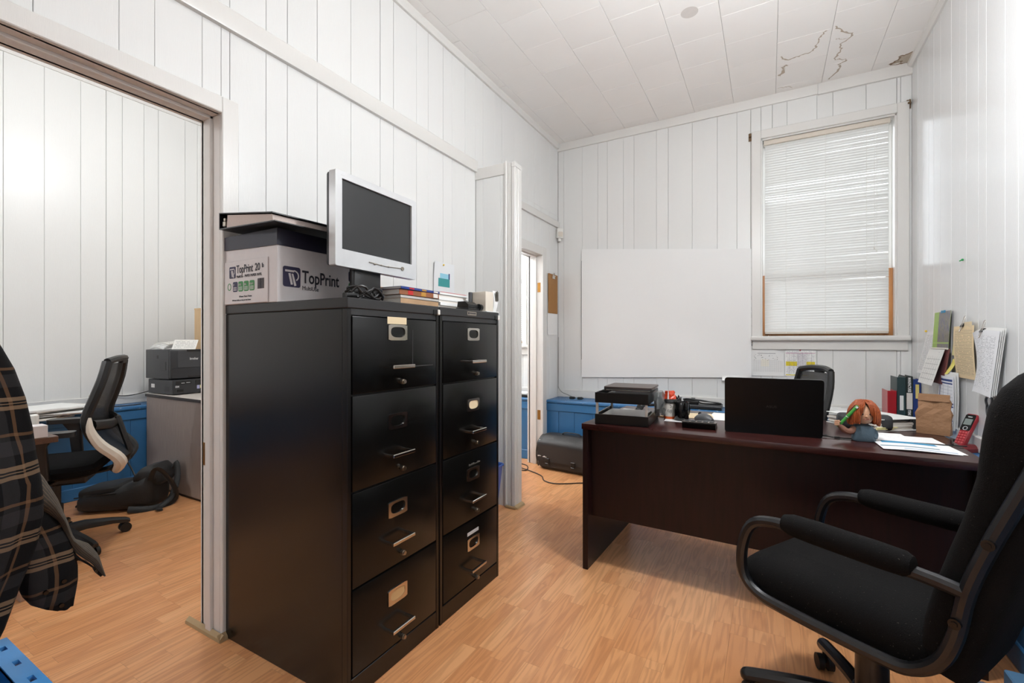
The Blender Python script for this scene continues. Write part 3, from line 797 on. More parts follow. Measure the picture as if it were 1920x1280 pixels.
# ================================================================== FILING CABINETS AND WHAT STANDS ON THEM
CZ = 1.297
drw = [(.985, 1.238), (.672, .979), (.36, .666), (.078, .354)]
def filing_cabinet(y0, label, cards, extras):
    t = thing('filing_cabinet', label, 'filing cabinet', (-1.85, y0, 0), 0, 'black four drawer filing cabinets')
    W = .459; XD = .688   # local: x 0..XD is depth, front at XD ; y 0..W
    m = MB().box(0, 0, 0, XD - .024, W, 1.262, .002)
    m.box(XD - .024, 0, 0, XD, .016, 1.262, .002).box(XD - .024, W - .016, 0, XD, W, 1.262, .002).box(XD - .024, .016, 0, XD - .001, W - .016, .072, .002)
    for z in (.357, .669, .982): m.box(XD - .024, .016, z - .005, XD - .008, W - .016, z + .005)
    part('body', m, BLACKMETAL, t)
    part('top_cap', MB().box(-.001, -.0015, 1.2625, XD + .001, W + .0015, CZ, .003).box(XD - .024, .016, 1.242, XD - .004, W - .016, 1.2625), DARKCAP, t)
    for k, (z0, z1) in enumerate(drw):
        d = part('drawer', MB().box(XD - .022, .0195, z0, XD + .001, W - .0195, z1, .003, 2), DRAWERBLK, t)
        yc = .222 if y0 < 1.2 else .235
        zc = z1 - .055 if k == 0 else z1 - .107
        zc = (1.188, .872, .562, .253)[k]
        def P(u, v, dd): return (XD + .001 + dd, yc + u, zc + v)
        N = 32; out = []; inn = []
        for i in range(N):
            a = 2 * math.pi * (i + .5) / N; ca, sa = math.cos(a), math.sin(a)
            q = max(abs(ca) / .047, abs(sa) / .028); out.append((ca / q, sa / q))
            p = 3.4 if sa > 0 else 2.6
            rr = (abs(ca / .036) ** p + abs(sa / .0185) ** p) ** (-1 / p); inn.append((ca * rr, sa * rr + .001))
        part('label_holder', MB().ring_plate(out, inn, 0, .004, P), CHROME, d)
        if cards[k]:
            part('card', MB().box(XD + .0012, yc - .035, zc - .02, XD + .0022, yc + .035, zc + .02), CREAMPAPER if cards[k] == 1 else TANCARD, d, 'cream card in the label holder')
        hz = (1.068, .761, .458, .155)[k]; hy = yc - .008
        m = MB().box(XD, hy - .055, hz - .005, XD + .043, hy - .046, hz + .005, .0015).box(XD, hy + .046, hz - .005, XD + .043, hy + .055, hz + .005, .0015).box(XD + .034, hy - .055, hz - .006, XD + .045, hy + .055, hz + .006, .002)
        part('handle', m, CHROME, d)
        lz = (1.005, .692, .386, .082)[k]
        part('lock', MB().cyl((XD, hy + .03, lz + .006), (XD + .012, hy + .03, lz + .006), .009, n=14).cyl((XD + .012, hy + .03, lz + .006), (XD + .018, hy + .03, lz + .006), .007, n=14), DULLMETAL, d)
    for (nm, mb, mat, lab) in extras(t, XD, W): part(nm, mb, mat, t, lab)
    part('catch', MB().box(XD - .001, W - .038, 1.262, XD + .004, W - .012, 1.282, .001), BLACKGLOSS, t)
    part('catch_tip', MB().box(XD - .002, W - .012, 1.262, XD + .008, W + .001, 1.284, .003), WHITEPL, t, 'white plastic catch tip')
    return t
def ex1(t, XD, W):
    yield 'sticker', MB().box(XD + .0012, .172, 1.218, XD + .002, .268, 1.243), CREAMPAPER, 'cream paper strip above the label holder'
    # old tape outlines
    yield 'tape_mark', MB().box(XD + .001, .30, .985 + .08, XD + .0014, .303, 1.2).box(XD + .001, .30, 1.062, XD + .0014, .42, 1.066), pm('dull_tape_residue', (42, 41, 40), .55), None
def ex2(t, XD, W):
    yield 'name_plate', MB().box(XD, .19, 1.272, XD + .002, .262, 1.29, .0008), DULLMETAL, 'small silver name plate'
    yield 'plate_mark', MB().box(XD + .002, .196, 1.277, XD + .0025, .204, 1.286).box(XD + .002, .208, 1.28, XD + .0025, .255, 1.284), INKD, None
    yield 'sticker', MB().box(XD + .0012, .19, .293, XD + .002, .278, .308), SILVERPL, 'silver tape strip above the lowest label holder'
fc1 = filing_cabinet(.997, 'black four drawer filing cabinet nearest the doorway, carrying the monitor and paper carton', (0, 0, 0, 2), ex1)
fc2 = filing_cabinet(1.463, 'black four drawer filing cabinet farther from the doorway, silver name plate on top edge', (0, 1, 0, 0), ex2)
mb = MB(); rd = random.Random(11); yy = .203
while yy < .285:
    w = rd.uniform(.004, .008); h = rd.choice((.004, .006, .009)); mb.box(.6892, yy, .602, .6897, yy + w * .45, .602 + h).box(.6892, yy, .602 + h * .5, .6897, yy + w, .604 + h * .5); yy += w + .003
part('printed_strip', mb, pm('dull_white_print', (140, 138, 132), .6), fc2, 'tiny illegible white printed strip')

# carton of paper with a navy lid
bx = thing('paper_carton', 'white copy paper carton with a navy lid on the filing cabinet', 'box', (-1.852, .992, CZ), 0)
CW, CL, CH = .335, .445, .25
part('body', MB().box(.003, .004, 0, CW - .003, CL - .004, CH - .02, .002), BOXWHITE, bx)
part('lid', MB().prism([(0, .212), (CW * .5, .206), (CW, .203), (CW + .002, .262), (0, .262)], 0, CL, 'y'), NAVYCARD, bx)
# loose front label flap on the end
FM = frame((.012, .0025, .012), (1, 0, 0), (0, 0, 1))
lf = part('end_label', MB().box(.006, -.0005, .002, .282, .0035, .165, .001), BOXWHITE, bx)
def mark(u, v, w, h, mat, nm='mark', par=lf, M=None, r=.006):
    M = M or Matrix.Identity(4)
    mb = MB(); mb.prism(rrect(u, v, u + w, v + h, min(r, w / 3, h / 3), 3), 0, .0006, 'z'); mb.xf(M)
    return part(nm, mb, mat, par, smooth=0)
EM = frame((.0, -.0006, .0), (1, 0, 0), (0, 0, 1))
def logo(par, M, s):
    """navy rounded square with a pale rounded-P device"""
    mb = MB().prism(rrect(0, 0, s, s * 1.06, s * .12, 4), 0, .0006, 'z').xf(M); part('logo_badge', mb, INKB, par, smooth=0)
    mb = MB()
    M2 = M @ Matrix.Translation((0, 0, .0007))
    mb.prism([(s * .12, s * .88), (s * .66, s * .88), (s * .62, s * .78), (s * .12, s * .78)], 0, .0004)
    mb.prism([(s * .30, s * .70), (s * .42, s * .72), (s * .56, s * .14), (s * .44, s * .12)], 0, .0004)
    mb.prism([(s * .48, s * .70), (s * .58, s * .70), (s * .76, s * .10), (s * .64, s * .06)], 0, .0004)
    pts_o = [(s * (.62 + .30 * math.cos(a)), s * (.60 + .30 * math.sin(a))) for a in [R(-60 + 150 * i / 8) for i in range(9)]]
    pts_i = [(s * (.62 + .23 * math.cos(a)), s * (.60 + .23 * math.sin(a))) for a in [R(-60 + 150 * i / 8) for i in range(9)]]
    mb.prism(pts_o + pts_i[::-1], 0, .0004)
    mb.xf(M2); part('logo_device', mb, BOXWHITE, par, smooth=0)
logo(lf, EM @ Matrix.Translation((.04, .1, 0)), .042)
def tx(s, u, v, size, mat=INKD, par=lf, M=EM, sx=.8, bold=0): return text('lettering', s, size, M @ Matrix.Translation((u, v, .0006)), mat, par, sx=sx, bold=bold)
tx('TopPrint', .088, .118, .043, sx=.68, bold=.0005); tx('20', .206, .12, .038, sx=.85, bold=.0007); tx('lb', .248, .128, .024)
tx('MultiUse - PAPER PAPIER PAPEL', .088, .1, .0145, sx=.82)
part('recycling_mark', MB().ring_plate([(.012 * math.cos(R(a)), .014 * math.sin(R(a))) for a in range(0, 360, 20)], [(.009 * math.cos(R(a)), .011 * math.sin(R(a))) for a in range(0, 360, 20)], 0, .0006, lambda u, v, d: EM @ Vector((.04 + u, .068 + v, d))), INKG, lf)
for i, (mt, s) in enumerate(((INKB, '97'), (INKG, '100%'), (INKG, '20%'), (INKG, '8.5x11'))):
    u = .064 + i * .036
    mark(u, .048, .031, .038, mt, 'badge', M=EM); tx(s, u + .003, .07, .011, BOXWHITE, M=EM @ Matrix.Translation((0, 0, .0006)), sx=.75)
    mb = MB()
    for q in range(3): mb.box(u + .004, .053 + q * .005, .0006, u + .026, .0552 + q * .005, .0011)
    part('badge_lines', mb.xf(EM), BOXWHITE, lf, smooth=0)
mb = MB()
for i in range(16): mb.box(.222 + i * .0026, .052, 0, .222 + i * .0026 + random.choice((.0008, .0016)), .09, .0006)
part('barcode', mb.xf(EM), INKD, lf, smooth=0)
tx('10 Reams / Rames / Resmas', .105, .026, .009); tx('500 sheets, feuilles per ream, par rame, Resmas', .06, .013, .0078)
SM = frame((CW - .0028, 0, 0), (0, 1, 0), (0, 0, 1))
logo(bx, SM @ Matrix.Translation((.025, .058, 0)), .07)
tx('TopPrint', .102, .079, .066, par=bx, M=SM, sx=.70, bold=.0011); tx('MultiUse', .102, .052, .022, par=bx, M=SM, sx=.9)
for i, mt in enumerate((INKB, INKG)): 
    mark(.318, .108 - i * .048, .036, .042, mt, 'badge', bx, SM); tx(('97', '100')[i], .323, .128 - i * .048, .014, BOXWHITE, bx, SM @ Matrix.Translation((0, 0, .0006)))

# thick black binder lying on the carton
bi = thing('ring_binder', 'open-edged black ring binder lying on the navy carton lid', 'binder', (-1.815, .955, CZ + .264), R(-3))
def slope(x_): return -.010 * (x_ / .34)
part('cover', MB().prism([(0, .018), (.375, -.001), (.375, .0025), (.004, .022), (.004, .078), (.36, .029), (.36, .033), (.0, .082)], 0, .36, 'y'), BINDERBLK, bi)
part('pages', MB().prism([(.045, .021), (.352, .004), (.350, .027), (.05, .068)], .006, .352, 'y'), PAGES, bi)
part('ring', MB().tube([(.028 + .018 * math.cos(R(a)), .03, .048 + .02 * math.sin(R(a))) for a in range(0, 360, 30)], .003, 6, True).tube([(.028 + .018 * math.cos(R(a)), .18, .048 + .02 * math.sin(R(a))) for a in range(0, 360, 30)], .003, 6, True), CHROME, bi)
part('lever', MB().box(.02, .002, .026, .036, .02, .048, .003).box(.023, .004, .048, .033, .012, .06, .002), DULLMETAL, bi)

# flat monitor standing on the near cabinet
mo = thing('computer_monitor', 'silver framed flat computer monitor standing on the near filing cabinet', 'monitor', (-1.30, 1.305, CZ), R(2))
MZ0, MZ1, MW = .128, .468, .219     # local: faces +x
def scr(y0, z0, y1, z1, d0, d1, mat, nm, bev=.004): return part(nm, MB().box(d0, y0, z0, d1, y1, z1, bev, 2), mat, mo)
tiltM = Matrix.Rotation(R(-2), 4, 'Y')
m = MB().ring_plate(rrect(-MW, MZ0, MW, MZ1, .006), rrect(-MW + .03, MZ0 + .062, MW - .03, MZ1 - .026, .001), -.02, .012, lambda u, v, d: (d - .045, u, v))
part('bezel', m, SILVERPL, mo)
part('screen', MB().box(-.047, -MW + .028, MZ0 + .06, -.041, MW - .028, MZ1 - .024), SCREEN, mo)
part('rear_shell', MB().box(-.085, -MW + .002, MZ0 + .002, -.062, MW - .002, MZ1 - .002, .01, 2).box(-.11, -.12, MZ0 + .05, -.08, .12, MZ1 - .08, .02, 2), GREYPL, mo)
m = MB().tube([(-.031, -.06, MZ0 + .034), (-.031, .03, MZ0 + .03), (-.031, .135, MZ0 + .036)], .0018, 6)
for y in (-.03, .005, .045): m.sphere((-.031, y, MZ0 + .031), .005, (.6, 1.3, .7), 10, 6)
part('button_strip', m, DULLMETAL, mo); part('power_button', MB().cyl((-.034, .128, MZ0 + .035), (-.029, .128, MZ0 + .035), .008, n=16), DULLMETAL, mo)
part('neck', MB().box(-.085, -.11, .01, -.055, .028, .16, .006, 2), BLACKPL, mo)
part('foot', MB().box(-.16, -.14, 0, -.0, .035, .014, .005, 2), BLACKPL, mo)
t_ = text('lettering', '. . . . .', .008, frame((-.0329, -.195, MZ1 - .016), (0, 1, 0), (0, 0, 1)), GREYPL2, mo)

# tangle of black cables in front of the monitor
def coil(seed, c, r, turns, h):
    rd = random.Random(seed); pts = []
    for i in range(turns * 14):
        a = i * 2 * math.pi / 14; rr = r * (.8 + .25 * rd.random())
        pts.append((c[0] + rr * .55 * math.cos(a), c[1] + rr * math.sin(a), c[2] + .006 + h * rd.random()))
    return smooth_path(pts, 2)
single('cable_tangle', MB().tube(coil(3, (0, 0, 0), .075, 5, .035), .0042, 6).box(-.03, -.075, .0, .0, -.04, .022, .004).cyl((.01, -.09, .012), (.02, -.05, .014), .007, n=10), CABLE, 'loose tangle of black cables beside the monitor foot on the cabinet', 'cable', (-1.21, 1.115, CZ))
# brown cardboard piece behind the monitor
cb_ = thing('cardboard_box', 'small brown cardboard box behind the monitor', 'box', (-1.72, 1.55, CZ))
part('body', MB().box(0, 0, 0, .14, .20, .115, .002), CARDBOARD, cb_)
part('tape', MB().box(.1402, .09, .0, .1408, .14, .115).box(.0, .09, .115, .14, .14, .1156), pm('brown_tape', (172, 126, 80), .35), cb_)
single('paper_pile', MB().box(0, 0, 0, .12, .09, .02).box(.01, .005, .0202, .12, .09, .05).box(.0, .01, .0502, .11, .09, .078), PAPER, 'small pile of white paper between the monitor and the magazines', 'paper', (-1.68, 1.445, CZ), R(5))

# magazines and paper stack on the far cabinet
MAGC = [(184, 150, 116), (202, 196, 190), (150, 92, 60), (34, 58, 132)]
for i, (w, l, h, lab) in enumerate(((.21, .248, .038, 'lowest magazine of the stack on the far filing cabinet'), (.205, .245, .012, 'white-spined second magazine of the stack on the far filing cabinet'), (.21, .248, .022, 'thick brown magazine near the top of the stack on the far filing cabinet'), (.21, .25, .010, 'blue and red spined magazine topmost of the stack on the far filing cabinet'))):
    z = CZ + (0, .0385, .0517, .0745)[i]
    t = thing('magazine', lab, 'magazine', (-1.515 + (0, .004, 0, .008)[i], 1.385 + (0, .004, .0, -.006)[i], z), R((1, 0, -1, 1)[i]), 'magazines stacked on the far cabinet')
    cov = pm('magazine_cover_%d' % i, MAGC[i], .3, var=.25, nscale=14)
    part('cover', MB().box(0, 0, 0, w, l, .0012).box(0, 0, h - .0012, w, l, h).box(w - .0012, 0, 0, w, l, h), cov, t)
    part('pages', MB().box(.002, .002, .0012, w - .0013, l - .002, h - .0012), PAGESW, t)
    if i >= 2:
        for q in range(3): part('spine_patch', MB().box(w, .05 + q * .08, .002, w + .0006, .08 + q * .08, h - .002), (pm('red_print', (196, 40, 44), .4), pm('ochre_print', (190, 140, 60), .4), PAGESW)[q], t)
ps = thing('paper_stack', 'tall stack of white booklets on the far filing cabinet', 'paper stack', (-1.525, 1.645, CZ), R(0))
z = 0
for q in range(7):
    h = (.014, .012, .014, .010, .014, .012, .010)[q]
    part('booklet', MB().box(random.uniform(-.006, .006), random.uniform(-.006, .006) + (.13 if q < 0 else 0), z, .215 + random.uniform(-.006, .006), .225 + random.uniform(-.008, .004), z + h - .0006), PAGESW if q % 2 else PAPER, ps); z += h
# red edge line
part('red_edge', MB().box(.212, .01, z, .216, .21, z + .002), pm('red_print', (196, 40, 44), .4), ps)

hp = thing('hole_punch', 'black hole punch on the far filing cabinet', 'hole punch', (-1.232, 1.757, CZ), R(4))
part('base', MB().box(-.035, -.05, 0, .035, .06, .016, .004, 2), BLACKPL, hp)
part('lever', MB().prism([(-.03, .018), (.03, .018), (.03, .03), (.012, .044), (-.026, .044)], -.045, .045, 'y'), BLACKPL, hp)
part('punch_head', MB().cyl((.03, .05, .022), (.03, .068, .022), .016, n=14), BLACKPL, hp)
cr = thing('card_reader', 'small cream plastic box on the far filing cabinet against the partition', 'device', (-1.235, 1.838, CZ), R(-6))
part('body', MB().box(-.03, 0, .004, .055, .062, .10, .004, 2), CREAMPL, cr)
part('rear_plate', MB().box(-.045, -.012, .0, -.03, .012, .10, .002), GREYPL2, cr)
part('base', MB().box(-.04, -.01, 0, .07, .085, .004, .001), PAPER, cr)
ky = thing('key_tag', 'crumpled paper key tag with dark keys on the cream box', 'tag', (-1.19, 1.918, CZ - .01))
part('tag', MB().sheet(lambda u, v: (.01 * math.sin(v * 3), -.01 + u * .045 * (1 - .4 * (1 - v)), .005 + v * .115), 3, 6, .0008), PAPER, ky)
part('key', MB().box(.012, .0, .07, .015, .025, .115, .001).box(.016, .005, .085, .018, .012, .12, .001), pm('dark_key_metal', (96, 92, 84), .4, .7), ky)

# blue recycling bin behind the cabinets
rb = thing('waste_bin', 'blue plastic waste bin behind the filing cabinets by the partition', 'bin', (-1.70, 2.44, 0))
BIN = pm('blue_bin_plastic', (52, 92, 168), .35)
m = MB()
outer = [rrect(-.125 - .03 * q, -.16 - .03 * q, .125 + .03 * q, .16 + .03 * q, .03) for q in (0, 1)]
m.loft([[(u, v, .0) for u, v in outer[0]], [(u, v, .335) for u, v in outer[1]]], True, False)
inn = [rrect(-.12 - .03 * q, -.155 - .03 * q, .12 + .03 * q, .155 + .03 * q, .03) for q in (0, 1)]
m.loft([[(u, v, .008) for u, v in inn[0]], [(u, v, .335) for u, v in inn[1]]], True, False)
m.loft([[(u, v, .335) for u, v in inn[1]], [(u, v, .335) for u, v in outer[1]]], True, False)
m.prism(inn[0], 0, .008)
part('body', m, BIN, rb)
part('rim', MB().tube([(u * 1.015, v * 1.015, .335) for u, v in outer[1]], .007, 6, True), BIN, rb)
single('thin_cable', MB().tube(smooth_path([(0, 0, .33), (.02, .0, .25), (.03, .01, .17), (.012, .01, .1)], 5), .0025, 6), CABLE, 'thin black cord hanging down the blue waste bin', 'cord', (-1.535, 2.40, 0))

# flyer pinned to the left wall
TEAL = print_mat('teal_flyer_print', (232, 234, 236), (90, 110, 120), 22, .12, 14, .42, None, ((.22, .78, .42, .62, (62, 150, 150)), (.3, .78, .62, .74, (150, 206, 226)), (.72, .78, .62, .76, (20, 60, 110))), .55)
fl = thing('flyer', 'white flyer with a teal panel pinned to the boards above the far cabinet', 'flyer', (XL + .003, 2.275, 1.40), group=None)
part('sheet', MB().sheet(lambda u, v: (.003 + .018 * (v ** 3) * (1 - u) * .6 + .01 * u * u, u * .205 - .02 * (1 - v) * 0, v * .27), 8, 10), TEAL, fl)
part('push_pin', MB().sphere((.014, .09, .255), .006, n=10, m=6), pm('yellow_pin', (236, 196, 60), .3), fl)

# ================================================================== FAR LEFT CORNER
ms = thing('motion_sensor', 'small white alarm sensor in the corner below the rail', 'sensor', (-1.845, 4.225, 2.19), R(45))
part('body', MB().box(-.032, -.045, 0, .032, .0, .1, .008, 2), WHITEPL, ms)
part('lens', MB().prism(rrect(-.024, .014, .024, .062, .008), -.05, -.044, 'y'), CREAMPL, ms)
part('stem', MB().box(-.014, -.03, -.03, .014, -.0, 0, .004), WHITEPL, ms)
cl = thing('clipboard', 'brown hardboard clipboard hanging on the left wall by the corner', 'clipboard', (XL + .004, 3.995, 1.432))
part('board', MB().prism(rrect(0, 0, .215, .385, .008), .004, .008, 'x'), pm('brown_hardboard', (160, 112, 58), .55, var=.12, nscale=60), cl)
part('clip', MB().prism([(.075, .34), (.14, .34), (.135, .365), (.12, .378), (.095, .378), (.08, .365)], .008, .016, 'x').tube([(.018, .09, .38), (.02, .107, .4), (.018, .124, .38)], .003, 6).cyl((.016, .07, .368), (.016, .146, .368), .005, n=8), CHROME, cl)
pc = thing('hanging_paper', 'white paper hanging under the clipboard on the left wall', 'paper', (XL + .002, 3.99, 1.222))
part('sheet', MB().sheet(lambda u, v: (.003 + .01 * (1 - v) * u, u * .205, v * .31), 4, 5), PAPER, pc)

bag = thing('briefcase', 'large black nylon briefcase standing against the blue wainscot', 'bag', (-1.86 + .03, 3.955, 0), R(-6))
def bagring(z, inx, iny, w=.55, dp=.23): return [(u, v, z) for u, v in rrect(inx, -dp + iny, w - inx, -iny * .3, .05, 4)]
rings = [bagring(.004, .02, .03), bagring(.03, .0, .008), bagring(.12, -.008, 0), bagring(.22, .0, .01), bagring(.275, .012, .035), bagring(.30, .03, .075), bagring(.305, .06, .10)]
part('body', MB().loft(rings), NYLONG, bag)
m = MB(); m.sheet(lambda u, v: (.015 + u * .52, -.238 + .03 * (1 - abs(1 - v * 1.0)) * 0 + .10 * max(0, v - .72) / .28 + .004 * math.sin(u * 9), .075 + .225 * min(1, v * 1.04) + .006 * math.sin(math.pi * u)), 12, 12, .006)
part('flap', m, NYLONG, bag)
part('handle', MB().tube(smooth_path([(.2, -.09, .305), (.21, -.09, .322), (.25, -.09, .328), (.33, -.09, .328), (.37, -.09, .322), (.38, -.09, .305)], 4), .009, 8, flat=.6), NYLON, bag)
part('piping', MB().tube(smooth_path([(.01, -.205, .02), (.0, -.225, .12), (.008, -.215, .22), (.03, -.17, .28)], 5), .005, 6), NYLON, bag)
for x_ in (.10, .36):
    part('buckle', MB().box(x_, -.246, .07, x_ + .045, -.236, .11, .003).box(x_ + .006, -.252, .045, x_ + .039, -.24, .068, .003), BLACKPL, bag)
part('emblem', MB().box(.03, -.246, .118, .034, -.243, .128).box(.038, -.246, .12, .045, -.243, .13).box(.05, -.246, .121, .06, -.243, .128).box(.08, -.246, .118, .12, -.243, .122).box(.09, -.246, .123, .105, -.243, .128), PAPER, bag, 'small white emblem')
part('tag', MB().box(.026, -.215, .24, .034, -.205, .262), PAPER, bag)

cf = MB().tube(smooth_path([(-2.3, 3.86, .005), (-2.09, 3.79, .005), (-1.952, 3.74, .005), (-1.89, 3.60, .005), (-1.96, 3.60, .006), (-2.0, 3.66, .005), (-1.84, 3.60, .005), (-1.70, 3.52, .005), (-1.62, 3.41, .005), (-1.52, 3.38, .005), (-1.42, 3.43, .005), (-1.33, 3.50, .005), (-1.2, 3.55, .005)], 5), .0045, 6)
single('floor_cable', cf, CABLE, 'black cable snaking across the floor through the back room doorway', 'cable')
single('wall_cable', MB().tube(smooth_path([(-1.856, 4.236, 1.2), (-1.856, 4.236, .75), (-1.85, 4.225, .70), (-1.80, 4.19, .655), (-1.72, 4.17, .63), (-1.66, 4.16, .612)], 6), .004, 6), pm('grey_cable', (150, 148, 144), .5), 'grey cable running down the corner onto the blue ledge', 'cable')
for i, (x_, lab) in enumerate(((-1.66, 'black power plug on the blue ledge, the one nearer the corner'), (-1.58, 'black power plug on the blue ledge, the one nearer the desk'))):
    single('power_plug', MB().box(-.025, -.015, 0, .025, .015, .022, .004).cyl((.02, 0, .011), (.034, 0, .011), .006, n=8), BLACKPL, lab, 'plug', (x_, 4.12, .601), R(20 * i))

# back room ledge: router and papers
rt = thing('router', 'dark flat device with white papers on the back room ledge', 'router', (-2.34, 4.0, .601))
part('body', MB().box(0, 0, 0, .28, .16, .028, .004), BLACKPL, rt)
single('loose_papers', MB().box(0, 0, 0, .22, .14, .006).box(.03, .02, .0062, .24, .15, .01), PAPER, 'white papers lying on the dark device in the back room', 'paper', (-2.33, 4.01, .6295), R(4))
single('white_cable', MB().tube(smooth_path([(-2.2, 3.99, .63), (-2.18, 3.95, .60), (-2.24, 3.93, .54), (-2.36, 3.94, .48), (-2.5, 3.95, .45)], 6), .004, 6), WHITECABLE, 'white cord drooping over the back room ledge', 'cord')
# ================================================================== BACK WALL
wbd = thing('whiteboard', 'large blank pale grey board covering the back wall left of the window', 'board', (0, YB - .004, 0))
m = MB(); m.prism([(-1.604, .805), (-.127, .860), (-.127, 1.919), (-1.604, 2.064)], -.016, -.002, 'y')
part('panel', m, pm('matt_pale_grey_board', (236, 236, 235), .75, var=.0), wbd)
part('edge_strip', MB().box(-1.609, -.012, .98, -1.604, 0, 1.95), GREYPL2, wbd)

NOTICE = print_mat('notice_print', (232, 232, 230), (60, 60, 70), 14, .02, 6, .45)
no = thing('wall_notice', 'white printed notice showing as a narrow strip between the board and the window casing', 'notice', (0, YB - .003, 0))
part('sheet', MB().sheet(lambda u, v: (-.30 + u * .186, 0, 1.10 + v * .74), 4, 6, .001), NOTICE, no)
mb = MB()
for z in (1.62, 1.50, 1.41, 1.35): mb.box(-.127, -.0012, z, -.116, -.0004, z + random.choice((.016, .03)))
part('printed_mark', mb, INKD, no)
cp = thing('paper_sheet', 'white sheet curling out from under the pale board above the open laptop', 'paper', (0, YB - .006, 0))
part('sheet', MB().sheet(lambda u, v: (-.345 + u * .19, -.013 - .03 * (1 - v) ** 2 * (1 - u), .828 + .022 * u + v * .045), 8, 6), PAPER, cp)

CAL = print_mat('calendar_grid_print', (232, 232, 230), (50, 52, 70), 0, .05, 20, .45, (18, 22, .15, .60), ((.2, .75, .85, .865, (90, 90, 100)), (.3, .55, .36, .63, (236, 232, 220))), 0)
c1 = thing('wall_calendar', 'white grid calendar sheet with its corner curling under the window sill', 'calendar', (-.128, YB - .004, .876))
part('sheet', MB().sheet(lambda u, v: (u * .232, -.004 - .03 * max(0, u - .6) * max(0, v - .5), v * .214 - .045 * max(0, u - .75) * v * 4 * max(0, v - .3)), 12, 10), CAL, c1)
mb = MB(); rd = random.Random(5)
for k in range(26): 
    u, v = rd.uniform(.02, .19), rd.uniform(.125, .172); mb.box(u, -.0055, v, u + rd.uniform(.003, .008), -.0046, v + .003)
part('ink_mark', mb, INKD, c1)
YCAL = print_mat('yellow_band_calendar_print', (234, 234, 232), (110, 100, 120), 22, .05, 26, .5, (7, 26, .1, .86), ((0, 1, .93, .945, (40, 30, 50)), (.02, .98, .82, .835, (190, 110, 150)), (.03, .97, .37, .53, (226, 206, 24)), (.03, .97, .03, .06, (226, 206, 24)), (.4, .7, .06, .82, (212, 210, 212))), 0)
c2 = thing('wall_calendar', 'calendar sheet with a bright yellow band pinned under the window', 'calendar', (.111, YB - .004, .88))
part('sheet', MB().sheet(lambda u, v: (u * .206, -.003 - .004 * math.sin(v * 3), v * .222), 4, 6), YCAL, c2)
part('push_pin', MB().sphere((.103, -.008, .208), .006, n=10, m=6), pm('red_pin', (176, 40, 60), .3), c2)
single('wall_plate', MB().lathe([(.022, 0), (.022, .003), (.001, .004)], 18), WHITE, 'small round white cover plate on the boards below the window', 'cover', (.545, YB - .001, .985), rot=(R(90), 0, 0))

# ================================================================== DESK
dk = thing('office_desk', 'dark mahogany office desk facing the camera with laptop and trays on it', 'desk', (-.831, 2.188, 0), R(-1.9))
DW, DD = 1.487, .75
part('desktop', MB().box(0, 0, .711, DW, DD, .74, .0025, 2), MAHOG, dk)
part('side_panel', MB().box(.004, .006, 0, .032, DD - .01, .711, .0015), MAHOGV, dk)
part('side_panel', MB().box(DW - .032, .006, 0, DW - .004, DD - .01, .711, .0015), MAHOGV, dk)
part('modesty_panel', MB().box(.032, .055, .262, DW - .032, .073, .711, .001), MAHOGV, dk)
pd = part('pedestal', MB().box(DW - .44, .22, .02, DW - .034, DD - .03, .69, .002), MAHOGV, dk)
for z in (.05, .27, .48):
    dr = part('drawer', MB().box(DW - .435, DD - .03, z, DW - .04, DD - .012, z + .2, .002), MAHOGV, pd)

# two tier letter tray
tr = thing('letter_tray', 'black two tier letter tray on the left end of the desk', 'tray', (-.768, 2.214, .7405), R(4))
TW, TD = .262, .335
def tier(z, h, nm):
    m = MB().box(0, 0, z, TW, TD, z + .004).box(0, 0, z, TW, .006, z + h).box(0, .006, z, .006, TD, z + h).box(TW - .006, .006, z, TW, TD, z + h).box(.006, TD - .006, z, TW - .006, TD, z + h * .55)
    return part(nm, m, BLACKSAT, tr)
tier(0, .05, 'lower_tray'); tier(.108, .05, 'upper_tray')
for x_, y_ in ((.004, .002), (TW - .016, .002), (.004, TD - .012), (TW - .016, TD - .012)):
    part('post', MB().box(x_, y_, .004 if y_ > .1 else .05, x_ + .012, y_ + .008, .11), pm('grey_post', (168, 160, 152), .4), tr)
single('tray_papers', MB().box(0, 0, 0, .225, .29, .012).box(.005, .004, .0122, .22, .28, .034), pm('pale_grey_film', (190, 194, 194), .3), 'pale sheets lying in the lower letter tray', 'paper', (-.757, 2.232, .746), R(4))
lp = thing('leather_portfolio', 'dark brown leather portfolio lying on top of the upper letter tray', 'portfolio', (-.748, 2.30, .901), R(3))
part('cover', MB().prism(rrect(0, 0, .235, .24, .015), .0, .004).prism(rrect(-.004, 0, .238, .24, .015), .0125, .021).box(-.002, .002, .0, .006, .238, .02, .004), LEATHER, lp)
part('pages', MB().box(.008, .004, .0042, .23, .235, .0124), PAGESW, lp)
part('zip', MB().tube(smooth_path([(0, .0, .011), (.1, -.004, .011), (.236, .0, .011), (.24, .1, .011)], 4), .003, 6), BLACKPL, lp)
single('tray_folders', MB().box(0, 0, 0, .24, .26, .02).box(.01, .01, .0202, .235, .25, .03), BLACKPL, 'black folders filling the upper letter tray under the portfolio', 'folder', (-.75, 2.24, .8535), R(4))
hb = thing('plastic_wrap', 'crumpled grey plastic bag hanging off the right side of the upper tray', 'bag', (-.50, 2.36, .78))
m = MB(); rd = random.Random(9); rings = []
for k in range(7):
    z = .12 - k * .02; s_ = .5 + .5 * math.sin(math.pi * (k + .6) / 7.5)
    rings.append([(.012 + .022 * s_ * math.cos(a) + rd.uniform(-.006, .006), .09 * s_ * math.sin(a) + .05 + rd.uniform(-.01, .01), z) for a in [2 * math.pi * q / 12 for q in range(12)]])
part('body', m.loft(rings), pm('crumpled_grey_film', (96, 98, 98), .25, var=.4, nscale=40), hb)
